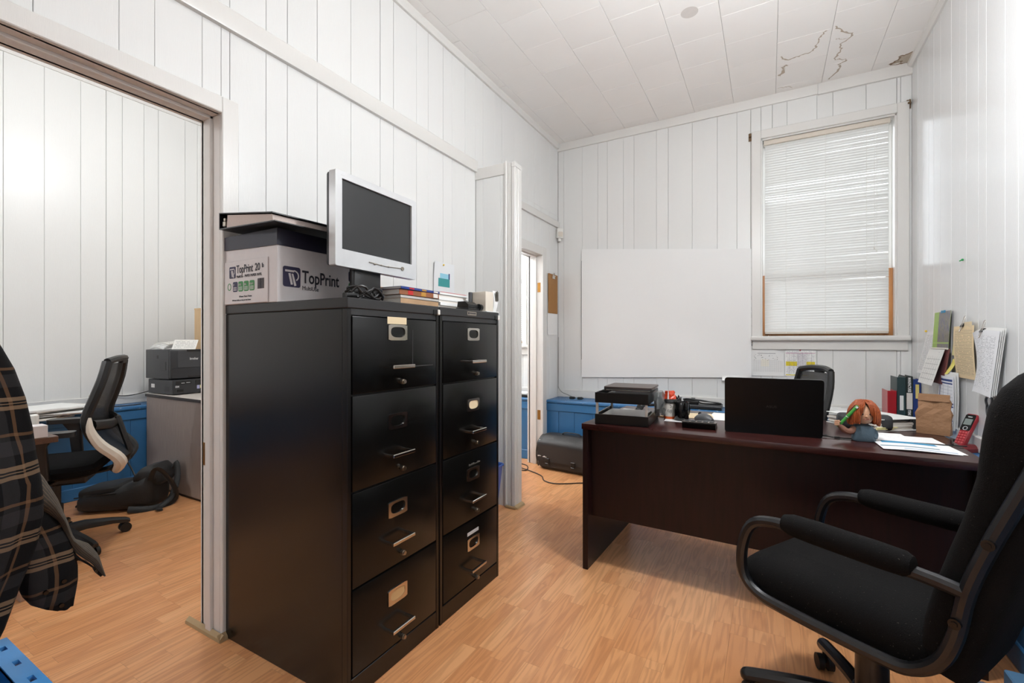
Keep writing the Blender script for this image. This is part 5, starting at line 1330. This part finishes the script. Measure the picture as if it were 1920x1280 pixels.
g.l(pcol, g.b.inputs['Base Color']); g.b.inputs['Roughness'].default_value = .3; PHOTO = g.m
s1 = wsheet('price_list', 'white printed list pinned nearest the corner on the right wall', 'paper', 3.87, 3.60, .95, 1.22, LIST, lambda u, v: .03 * (1 - v), lambda u, v: .10 * (1 - v))
part('push_pin', MB().sphere((-.012, 3.85, 1.222), .007, n=10, m=6), pm('yellow_pin', (236, 196, 60), .3), s1)
s2 = wsheet('wall_calendar', 'hanging calendar with a green edged landscape picture above its date page', 'calendar', 3.69, 3.405, 1.12, 1.33, PHOTO, lambda u, v: .006 + .012 * (1 - v))
part('date_page', MB().sheet(lambda u, v: (-.03 - .055 * (1 - v), 3.70 - .275 * u, .905 + .205 * v), 4, 6, .002), CALLOW, s2)
part('page_block', MB().sheet(lambda u, v: (-.016 - .028 * (1 - v), 3.68 - .275 * u, .915 + .20 * v), 4, 6, .006), pm('dark_red_pages', (110, 60, 60), .6), s2)
part('binding', MB().tube([(-.022, 3.695, 1.115), (-.022, 3.405, 1.115)], .005, 8), PAGESW, s2)
part('hanger_tab', MB().box(-.012, 3.50, 1.322, -.006, 3.56, 1.336), pm('blue_tab', (70, 150, 190), .5), s2)
wsheet('sticky_note', 'pale yellow sticky note right of the hanging calendar, the upper of the two', 'note', 3.392, 3.318, 1.08, 1.153, pm('pale_yellow_note', (232, 222, 160), .7), lambda u, v: .006 * (1 - v), n=(3, 3))
wsheet('sticky_note', 'bright yellow curled sticky note below the pale one', 'note', 3.385, 3.325, .975, 1.06, YELLOW, lambda u, v: .004 + .03 * (1 - v) ** 2, lambda u, v: .04 * (1 - v), n=(3, 5))
s5 = wsheet('cream_list', 'cream printed list hanging from a binder clip on the right wall', 'paper', 3.31, 3.045, .966, 1.236, CREAML, lambda u, v: .008 + .014 * math.sin(v * 2.2) * (1 - u * .3))
def bclip(par, y, z, x_=-.014):
    part('binder_clip', MB().prism([(-.013, -.006), (.013, -.006), (.004, .012), (-.004, .012)], y - .016, y + .016, 'y').xf(Matrix.Translation((x_, 0, z))), BLACKPL, par)
    part('clip_wire', MB().tube(smooth_path([(x_ - .004, y - .01, z + .01), (x_ + .004, y - .008, z + .045), (x_ + .004, y + .008, z + .045), (x_ - .004, y + .01, z + .01)], 4), .0014, 5).tube(smooth_path([(x_ - .006, y - .008, z + .01), (x_ - .016, y - .006, z - .028), (x_ - .016, y + .006, z - .028), (x_ - .006, y + .008, z + .01)], 4), .0014, 5), CHROME, par)
bclip(s5, 3.19, 1.238)
part('small_card', MB().sheet(lambda u, v: (-.018, 3.17 - .10 * u, 1.185 + .07 * v), 2, 2), CREAMPAPER, s5)
s6 = thing('statement_bundle', 'thick bundle of white printed statements hanging from a binder clip nearest the chair', 'paper', (XR - .003, 0, 0))
for k in range(4):
    def st(u, v):
        yl = 3.10 + .035 * v - .06 * math.sin(math.pi * v); yr = 2.883 - .062 * v - .005 * k
        return (-.022 - .012 * (1 - v) + .005 * k - .012 * math.sin(math.pi * u), (yl + (yr - yl) * u) * .972, .915 - .012 * u * (1 - v) + .004 * k + .283 * v + .010 * math.sin(u * 3))
    part('sheet', MB().sheet(st, 8, 10), STATE if k == 0 else PAPER, s6)
bclip(s6, 2.90, 1.205, -.026)
s7 = thing('order_form', 'white form bundle with blue printed bars hanging above the phone', 'paper', (XR - .003, 0, 0))
for k in range(3):
    part('sheet', MB().sheet(lambda u, v: (-.03 + .008 * k - .02 * (1 - v) * (1 - u) - .012 * math.sin(math.pi * u), 3.50 - .205 * u - .02 * math.sin(v * 2.5) * u - .008 * k * u, .675 + .012 * k + .290 * v - .012 * u * (1 - v)), 6, 8), BLUEFORM if k == 0 else PAPER, s7)
single('push_pin', MB().sphere((0, 0, 0), .006, n=10, m=6).cyl((-.004, 0, -.002), (-.012, 0, -.006), .003, n=8), pm('green_pin', (40, 150, 80), .3), 'green push pin alone on the bare right wall', 'pin', (XR - .006, 3.251, 1.586))
sc = thing('scissor_hook', 'grey plastic handle loop hanging on the right wall behind the chair back', 'scissors', (XR - .012, 2.90, .86))
part('loop', MB().tube(smooth_path([(0, .02, 0), (0, .032, .02), (0, .02, .038), (0, -.01, .042), (0, -.035, .034), (0, -.03, .012), (0, -.004, -.006), (0, .004, -.05), (0, .02, -.03), (0, .02, 0)], 4), .005, 6), GREYPL2, sc)

# ================================================================== SWIVEL ARMCHAIR IN FRONT
ac = thing('swivel_armchair', 'black fabric swivel chair with looped tubular arms, front right', 'chair', (.2565, 1.640, 0), R(149))
TUBE = pm('satin_black_tube', (24, 25, 28), .3, bump=.05, spec=.6, rrough=.1)
path = [(-.40, 1.02), (-.378, .96), (-.342, .861), (-.296, .735), (-.262, .625), (-.243, .52), (-.215, .447), (-.165, .402), (-.10, .392), (.10, .392), (.19, .398), (.236, .425), (.252, .475), (.243, .55), (.215, .605), (.16, .628), (.08, .631), (-.18, .627), (-.262, .62)]
for s in (-1, 1):
    pts = smooth_path([(x_, s * .222, z) for x_, z in path], 4)
    a = part('arm_tube', MB().tube(pts, .0158, 10), TUBE, ac)
    P_ = [(-.176, .010), (-.17, .022), (-.155, .029), (-.10, .031), (.05, .031), (.10, .029), (.122, .022), (.128, .010)]
    m = MB(); rings = []
    for x_, r_ in P_: rings.append([(x_, s * .222 + r_ * math.cos(q * math.pi / 8), .640 + r_ * 1.02 * math.sin(q * math.pi / 8)) for q in range(16)])
    part('arm_pad', m.loft(rings), FABRIC, a, 'padded black fabric sleeve')
    for (x_, z) in ((-.298, .742), (-.247, .555)):
        part('bolt', MB().cyl((x_, s * .228, z), (x_, s * .245, z), .011, n=14).cyl((x_, s * .245, z), (x_, s * .2475, z), .006, n=6), BLACKMETAL, a)
# seat cushion
rings = []
for z, i_ in ((.388, .03), (.394, .010), (.41, .0), (.438, .0), (.458, .004), (.474, .013), (.487, .028), (.496, .05), (.502, .08), (.505, .12)):
    rings.append([(u, v, z - .045 * max(0, (u - .17) / .14) ** 2 * (z > .41)) for u, v in rrect(-.22 + i_ * .5, -.208 + i_, .305 - i_ * .7, .208 - i_, max(.03, .07 - i_ * .3), 6)])
part('seat', MB().loft(rings), FABRIC, ac)
# backrest: rings by height, front / rear depth, half width
rings = []
for z, xf_, xr_, hw in ((.415, -.205, -.225, .16), (.425, -.185, -.25, .19), (.46, -.175, -.272, .203), (.52, -.182, -.292, .206), (.60, -.20, -.316, .206), (.68, -.222, -.34, .206), (.755, -.244, -.362, .206), (.86, -.268, -.392, .206), (.952, -.276, -.418, .206), (1.01, -.284, -.428, .203), (1.057, -.303, -.43, .192), (1.085, -.325, -.425, .175), (1.105, -.350, -.415, .14), (1.113, -.37, -.40, .09)):
    ring = []
    for q in range(28):
        a = 2 * math.pi * q / 28; c_, s_ = math.cos(a), math.sin(a); e = .38
        xf2 = xf_ + .012; ring.append(((xf2 + xr_) / 2 + (xf2 - xr_) / 2 * math.copysign(abs(c_) ** e, c_), hw * math.copysign(abs(s_) ** e, s_), z - .02 * (1 - c_) * (z < .43)))
    rings.append(ring)
part('backrest', MB().loft(rings), FABRIC, ac)
part('seat_plate', MB().box(-.14, -.11, .375, .14, .11, .405, .008).box(-.03, -.225, .378, .03, .225, .398, .004), BLACKMETAL, ac)
part('column', MB().cyl((0, 0, .13), (0, 0, .375), .040, n=24).lathe([(.046, .10), (.046, .16), (.041, .165)], 24), TUBE, ac)
for k in range(5):
    a = R(-43 + 72 * k); d = Vector((math.cos(a), math.sin(a), 0)); n_ = Vector((-d.y, d.x, 0))
    lg = part('base_leg', MB().tube(smooth_path([d * .03 + Vector((0, 0, .125)), d * .15 + Vector((0, 0, .115)), d * .28 + Vector((0, 0, .092)), d * .318 + Vector((0, 0, .084))], 3), .0205, 10).sphere(d * .318 + Vector((0, 0, .083)), .021, n=12, m=8), TUBE, ac)
    cpos = d * .312; m = MB()
    for s in (-1, 1):
        q = cpos + n_ * (s * .015); m.cyl(q - n_ * .009 + Vector((0, 0, .0265)), q + n_ * .009 + Vector((0, 0, .0265)), .026, n=18)
    m.cyl(cpos + Vector((0, 0, .026)), cpos + Vector((0, 0, .08)), .007, n=8)
    part('caster', m, RUBBER, lg)

# ================================================================== SIDE OFFICE
task_chair('black mesh office chair with cream side shells in the side office', (-3.45, .955, 0), R(239), True, 61)
ld = thing('side_desk', 'walnut topped desk with grey metal legs in the side office, partly behind the jacket', 'desk', (-2.862, .80, 0))
part('desktop', MB().box(-1.1, -1.2, .692, 0, 0, .72, .002), WALNUT, ld)
for x_, y_ in ((-.075, -.12), (-1.075, -.12), (-.075, -1.15), (-1.075, -1.15)):
    part('leg', MB().box(x_, y_, 0, x_ + .05, y_ + .05, .692, .003), pm('warm_grey_metal', (176, 160, 150), .35, .6), ld)
part('frame_rail', MB().box(-1.05, -.10, .655, -.05, -.08, .69), pm('warm_grey_metal', (176, 160, 150), .35, .6), ld)
single('white_carton', MB().box(-.06, -.05, 0, .012, .03, .055, .002), BOXWHITE, 'small white box on the corner of the walnut desk', 'box', (-2.875, .735, .7205), R(0))
single('small_canister', MB().lathe([(.018, 0), (.018, .09), (.012, .095)], 14), WHITEPL, 'slim white bottle behind the small white box on the walnut desk', 'bottle', (-2.99, .75, .7205))
# papers on the far ledge
fp = thing('folder_pile', 'spread pile of white papers and folders on the far ledge of the side office', 'papers', (-4.22, 1.10, .646))
rd = random.Random(3); z = 0
for k in range(9):
    h = rd.choice((.005, .008, .012)); part('folder', MB().box(-.16, -.20, z, .16, .20, z + h - .0008), (PAPER, PAGESW, PAPER)[k % 3], fp, loc=(rd.uniform(-.08, .05), rd.uniform(-.14, .14), 0), rot=(0, 0, R(rd.uniform(-25, 25)))); z += h
single('cream_box', MB().box(-.05, -.03, 0, .05, .04, .10, .004), CREAMPL, 'small cream box on the far ledge behind the mesh chair', 'box', (-4.50, 1.47, .646))
single('network_cable', MB().tube(smooth_path([(-4.59, 1.55, .74), (-4.585, 1.68, .712), (-4.56, 1.80, .73), (-4.50, 1.86, .76)], 6), .0035, 6), CABLE, 'black cord looping along the white rail towards the computer', 'cord')
single('loose_cable', MB().tube(smooth_path([(-4.45, 1.50, .652), (-4.40, 1.62, .652), (-4.41, 1.72, .652)], 6), .0035, 6), CABLE, 'black cord lying along the far blue ledge', 'cord')

cz = thing('credenza', 'grey wood credenza with a dark edged pale top holding the printer', 'cabinet', (-4.366, 1.742, 0))
part('end_panel', MB().box(0, 0, .02, .84, .022, .715, .001), GREYWOOD, cz)
part('body', MB().box(0, .022, .03, .83, .9, .715), GREYWOOD, cz)
part('front_edge', MB().box(.84, -.001, .0, .858, .9, .715, .002), BLACKPL, cz)
part('top', MB().box(-.0, -.008, .7155, .858, .9, .7385, .001), pm('pale_laminate_top', (206, 198, 190), .4), cz)
part('top_edge', MB().box(-.0, -.010, .716, .860, -.008, .738).box(.858, -.008, .716, .860, .9, .738), pm('dark_edge_band', (56, 50, 48), .45), cz)
part('plinth', MB().box(.01, .01, 0, .82, .88, .03), BLACKPL, cz)
pc = thing('desktop_computer', 'flat black desktop computer under the printer', 'computer', (-4.355, 1.71, .739), R(3)); pc.scale = (1, .80, 1)
part('case', MB().box(0, .05, .006, .345, .44, .118, .004), GREYPL, pc)
part('front_panel', MB().box(.345, .05, .006, .356, .44, .118, .005, 2), pm('charcoal_front', (46, 47, 50), .35), pc)
part('drive_bay', MB().box(.356, .07, .082, .359, .21, .108).box(.356, .25, .07, .3585, .42, .108, .002), BLACKPL, pc)
part('drive_slot', MB().box(.359, .12, .089, .3602, .15, .093).box(.359, .165, .091, .3602, .2, .095), SILVERPL, pc)
part('ports', MB().box(.356, .085, .022, .358, .14, .042, .001), BLACKGLOSS, pc)
FP = frame((.3602, 0, 0), (0, 1, 0), (0, 0, 1))
text('logo_lettering', 'IBM', .020, FP @ Matrix.Translation((.068, .058, -.004)), SILVERPL, pc, sx=1.1, bold=.0006)
part('badge', MB().box(.356, .265, .038, .3575, .29, .066), pm('pale_violet_sticker', (170, 170, 206), .4), pc); part('badge', MB().box(.356, .295, .042, .3575, .315, .066), pm('pale_yellow_tab', (236, 224, 160), .7), pc)
part('sticker', MB().box(.045, .049, .05, .095, .0505, .08), PAPER, pc)
mb = MB()
for k in range(4): mb.box(.24, .0488, .03 + k * .01, .30, .0502, .034 + k * .01)
part('vent', mb, BLACKPL, pc)
pf = thing('laser_printer', 'dark grey laser printer on the flat computer in the side office', 'printer', (-4.365, 1.735, .857), R(3)); pf.scale = (1, .82, 1)
part('body', MB().box(0, 0, .006, .33, .40, .235, .006, 2), GREYPL, pf)
part('front_panel', MB().box(.33, 0, .012, .358, .40, .232, .010, 2), pm('charcoal_front', (46, 47, 50), .35), pf)
part('front_door', MB().box(.358, .06, .095, .361, .40, .225, .001), GREYPL, pf)
part('paper_drawer', MB().box(.358, .012, .012, .3605, .40, .088, .002), pm('charcoal_front', (46, 47, 50), .35), pf)
part('grip', MB().box(.359, .15, .012, .364, .28, .028).box(.355, .14, .218, .362, .27, .235, .002), BLACKPL, pf)
part('vent_panel', MB().box(.215, -.0015, .075, .295, .002, .14), BLACKPL, pf)
mb = MB()
for k in range(6): mb.box(.217, -.0025, .079 + k * .0105, .293, -.0005, .084 + k * .0105)
part('vent_slat', mb, GREYPL, pf)
part('side_slot', MB().box(.165, -.001, .165, .185, .001, .19).box(.12, -.001, .004, .20, .001, .014), BLACKPL, pf)
text('logo_lettering', 'brother', .026, frame((.3615, .165, .155), (0, 1, 0), (0, 0, 1)), SILVERPL, pf, sx=.95, bold=.0007)
part('sticky_note', MB().box(.361, .29, .13, .3625, .355, .205), pm('pale_yellow_note', (232, 222, 160), .7), pf)
BK = print_mat('booklet_print', (226, 224, 218), (70, 70, 74), 7, .08, 14, .55)
bk_ = thing('booklet_stack', 'curved stack of printed booklets on top of the printer', 'booklets', (-4.345, 1.745, 1.093), R(4))
for k in range(4): part('booklet', MB().sheet(lambda u, v: (u * .20 + .006 * k, .01 * k + v * .12, .006 + .012 * k + .014 * math.sin(math.pi * u) + .03 * v * (1 - k / 5)), 8, 4, .008), BK if k == 3 else PAPER, bk_)
st_ = thing('paper_card', 'printed white card propped on the printer beside the booklets', 'card', (-4.10, 1.80, 1.093), R(40))
part('card', MB().sheet(lambda u, v: (u * .17, .05 * v, .002 + v * .075), 4, 4, .001), BK, st_)
wo = thing('wooden_organizer', 'tall light birch box standing behind the printer', 'box', (-4.36, 2.09, .739))
part('side_panel', MB().box(0, 0, 0, .30, .018, .69, .001), BIRCH, wo); part('side_panel', MB().box(0, .282, 0, .30, .30, .69, .001), BIRCH, wo)
part('top_panel', MB().box(-.002, -.002, .69, .302, .302, .705, .001), BIRCH, wo); part('back_panel', MB().box(0, .018, 0, .012, .282, .69), BIRCH, wo)

# backpack slumped on the floor
bp = thing('backpack', 'black backpack slumped on the floor against the grey credenza', 'backpack', (-3.915, 1.455, 0), R(36)); bp.scale = (.86, .95, 1)
def lump(prof, e=.55, n=26):
    rings = []
    for x_, hw, h, z0, yo in prof:
        rings.append([(x_, yo + hw * math.copysign(abs(math.cos(2 * math.pi * q / n)) ** e, math.cos(2 * math.pi * q / n)), z0 + h * .5 + h * .5 * math.copysign(abs(math.sin(2 * math.pi * q / n)) ** e, math.sin(2 * math.pi * q / n))) for q in range(n)])
    return rings
part('body', MB().loft(lump([(-.28, .10, .06, .005, 0), (-.265, .14, .11, .004, 0), (-.21, .165, .145, .003, 0), (-.08, .17, .155, .003, .01), (.05, .17, .175, .003, .02), (.13, .16, .21, .003, .03), (.19, .14, .235, .004, .03), (.225, .10, .21, .01, .03), (.235, .06, .14, .03, .03)])), NYLON, bp)
part('front_pocket', MB().loft(lump([(-.27, .09, .04, .10, -.02), (-.25, .125, .06, .10, -.02), (-.1, .135, .06, .12, -.02), (.0, .13, .055, .13, -.01), (.02, .10, .03, .14, -.01)])), NYLON, bp)
part('top_flap', MB().loft(lump([(.10, .13, .06, .18, .04), (.14, .14, .11, .17, .04), (.20, .13, .13, .16, .05), (.25, .11, .11, .15, .05), (.27, .07, .05, .17, .05)])), NYLON, bp)
part('strap', MB().tube(smooth_path([(.22, -.08, .20), (.27, -.10, .28), (.31, -.06, .24), (.35, .0, .12), (.33, .02, .03), (.26, -.1, .012), (.12, -.17, .03)], 5), .022, 8, flat=.3), NYLON, bp)
part('strap', MB().tube(smooth_path([(.24, .10, .20), (.28, .12, .27), (.32, .08, .17), (.325, .0, .06), (.29, -.08, .012), (.33, -.14, .01)], 5), .022, 8, flat=.3), NYLON, bp)
part('grab_loop', MB().tube(smooth_path([(-.29, -.03, .05), (-.34, -.05, .03), (-.36, -.02, .015), (-.33, .0, .02), (-.29, .02, .05)], 4), .007, 6), NYLON, bp)
part('zip', MB().tube(smooth_path([(-.28, -.145, .11), (-.1, -.157, .13), (.02, -.15, .135)], 5), .004, 6), BLACKPL, bp)
part('zip_pull', MB().box(.02, -.075, .150, .045, -.06, .156), pm('red_pull', (170, 50, 60), .5), bp); part('zip_pull', MB().box(.05, -.08, .152, .066, -.068, .158), pm('yellow_pull', (226, 200, 80), .5), bp)
single('hanging_cable', MB().tube(smooth_path([(-4.37, 1.55, .35), (-4.28, 1.60, .2), (-4.18, 1.62, .08), (-4.10, 1.66, .02)], 6), .006, 6), CABLE, 'black cord hanging from the far ledge down behind the backpack', 'cord')

# ================================================================== JACKET AND CRATE BY THE DOORWAY
jk = thing('flannel_jacket', 'black and tan plaid flannel jacket hanging at the left edge beside the doorway', 'jacket', (-1.70, .05, 0))
def ring_j(z, y0, y1, xc, hx, amp, ph):
    out = []; n = 44
    for q in range(n):
        a = 2 * math.pi * q / n; c_, s_ = math.cos(a), math.sin(a); e = .8
        y = (y0 + y1) / 2 + (y1 - y0) / 2 * math.copysign(abs(c_) ** e, c_)
        rip = amp * math.sin(9 * (y * 9 + .6 * math.sin(z * 7)) + ph + z * 3)
        x_ = xc + (hx + rip) * math.copysign(abs(s_) ** .7, s_)
        out.append((x_ + .010 * math.sin(z * 16 + y * 6) * (c_ > .3), y - .05, z))
    return out
prof_j = [(1.56, .0, .10, .03), (1.50, -.08, .17, .05), (1.40, -.16, .245, .07), (1.30, -.20, .298, .08), (1.20, -.22, .343, .085), (1.142, -.22, .366, .085), (1.087, -.22, .389, .085), (1.009, -.22, .412, .085), (.93, -.22, .426, .083), (.857, -.22, .434, .082), (.79, -.22, .4405, .082), (.741, -.22, .442, .082), (.698, -.22, .442, .08), (.629, -.22, .434, .078), (.565, -.22, .419, .076), (.528, -.21, .406, .073), (.468, -.20, .387, .068), (.428, -.18, .373, .062), (.40, -.16, .36, .055), (.385, -.10, .34, .04)]
m = MB(); rings = [ring_j(z, a, b, -.008, h, .0 if z > 1.2 else .013 * min(1, (1.25 - z) / .4), 1.0) for z, a, b, h in prof_j]
part('body', m.loft(rings, uv=True), PLAID, jk)
def seg(A, Bq, t):
    i = min(int(t * (len(A) - 1)), len(A) - 2); f = t * (len(A) - 1) - i
    return Vector((A[i][0], A[i][1], 0)).lerp(Vector((A[i + 1][0], A[i + 1][1], 0)), f)
LA = [(.40, .86), (.44, .806), (.476, .724), (.503, .641), (.516, .594), (.546, .569), (.567, .530), (.584, .462)]
LB = [(.38, .72), (.43, .712), (.456, .69), (.482, .655), (.497, .60), (.520, .548), (.552, .508), (.574, .464)]
def lap(u, v):
    a = seg(LA, 0, u); b = seg(LB, 0, u); p = b.lerp(a, v)
    return (-.01 + .02 * math.sin(v * 3.1) - .02 * u + .008 * math.sin(u * 9), p.x - .05, p.y)
part('lapel', MB().sheet(lap, 24, 6, .004), LINING, jk, 'turned out tan grey lining')
LC = [(.43, .705), (.456, .682), (.482, .648), (.497, .592), (.518, .54), (.55, .50), (.576, .462)]
LD = [(.42, .55), (.44, .545), (.46, .54), (.48, .54), (.505, .535), (.535, .525), (.57, .472)]
def lap2(u, v):
    a = seg(LC, 0, u); b = seg(LD, 0, u); p = b.lerp(a, v)
    return (-.028 + .012 * math.sin(v * 4 + u * 5), p.x - .05, p.y)
part('front_facing', MB().sheet(lap2, 20, 6, .004), PLAID, jk)
m = MB(); rings = []
for z, yc, hw, hx in ((.84, .36, .05, .04), (.74, .395, .055, .045), (.66, .425, .062, .045), (.60, .448, .064, .042), (.55, .458, .065, .04), (.51, .466, .062, .036), (.47, .472, .056, .034), (.44, .478, .046, .03), (.415, .490, .030, .024), (.40, .500, .018, .018)):
    rings.append([(-.045 + (hx + .005 * math.sin(5 * a + z * 30)) * math.sin(a), yc - .05 + hw * math.copysign(abs(math.cos(a)) ** .8, math.cos(a)), z) for a in [2 * math.pi * q / 28 for q in range(28)]])
part('sleeve', m.loft(rings, uv=True), PLAID, jk)
for (y, z) in ((.452, .475), (.488, .49), (.483, .425)): part('button', MB().cyl((-.012, y - .05, z), (-.004, y - .05, z), .0055, n=12), BLACKGLOSS, jk)
part('hanging_loop', MB().tube(smooth_path([(-.01, .0, 1.56), (-.05, .01, 1.60), (-.16, .02, 1.63)], 4), .004, 6), CABLE, jk)

ct = thing('recycling_crate', 'blue plastic recycling crate on the floor in the lower left corner', 'crate', (-1.855, .02, 0))
CRB = pm('bright_blue_plastic', (30, 108, 190), .35); KW, KD, KH = .44, .392, .33
m = MB().box(.02, .02, 0, KW - .02, KD - .035, .012)
m.box(.02, KD - .045, .0, KW - .02, KD - .035, KH - .004).box(.02, .02, 0, KW - .02, .03, KH - .004).box(.02, .03, 0, .03, KD - .045, KH - .004).box(KW - .03, .03, 0, KW - .02, KD - .045, KH - .004)
part('body', m, CRB, ct)
m = MB()
# rim with hand slots
xs_ = [0, .05, .075, .155, .185, .265, .295, .375, .40, KW]
for i in range(len(xs_) - 1):
    if i % 2 == 0: m.box(xs_[i], KD - .045, KH - .012, xs_[i + 1], KD, KH)
    else: m.box(xs_[i], KD - .045, KH - .012, xs_[i + 1], KD - .026, KH).box(xs_[i], KD - .014, KH - .012, xs_[i + 1], KD, KH)
m.box(0, 0, KH - .012, KW, .03, KH).box(0, .03, KH - .012, .03, KD - .045, KH).box(KW - .03, .03, KH - .012, KW, KD - .045, KH)
m.box(0, KD - .004, KH - .05, KW, KD, KH - .012).box(KW - .004, 0, KH - .05, KW, KD - .004, KH - .012)
part('rim', m, pm('light_blue_rim_plastic', (66, 146, 214), .35), ct)
single('dark_bag', MB().loft(lump([(-.13, .05, .10, .0, 0), (-.10, .10, .22, .0, 0), (0, .12, .30, 0, 0), (.10, .09, .24, 0, 0), (.13, .05, .12, .0, 0)], .8)), NYLON, 'dark cloth bag in the blue recycling crate', 'bag', (-1.68, .20, .0125), R(10))
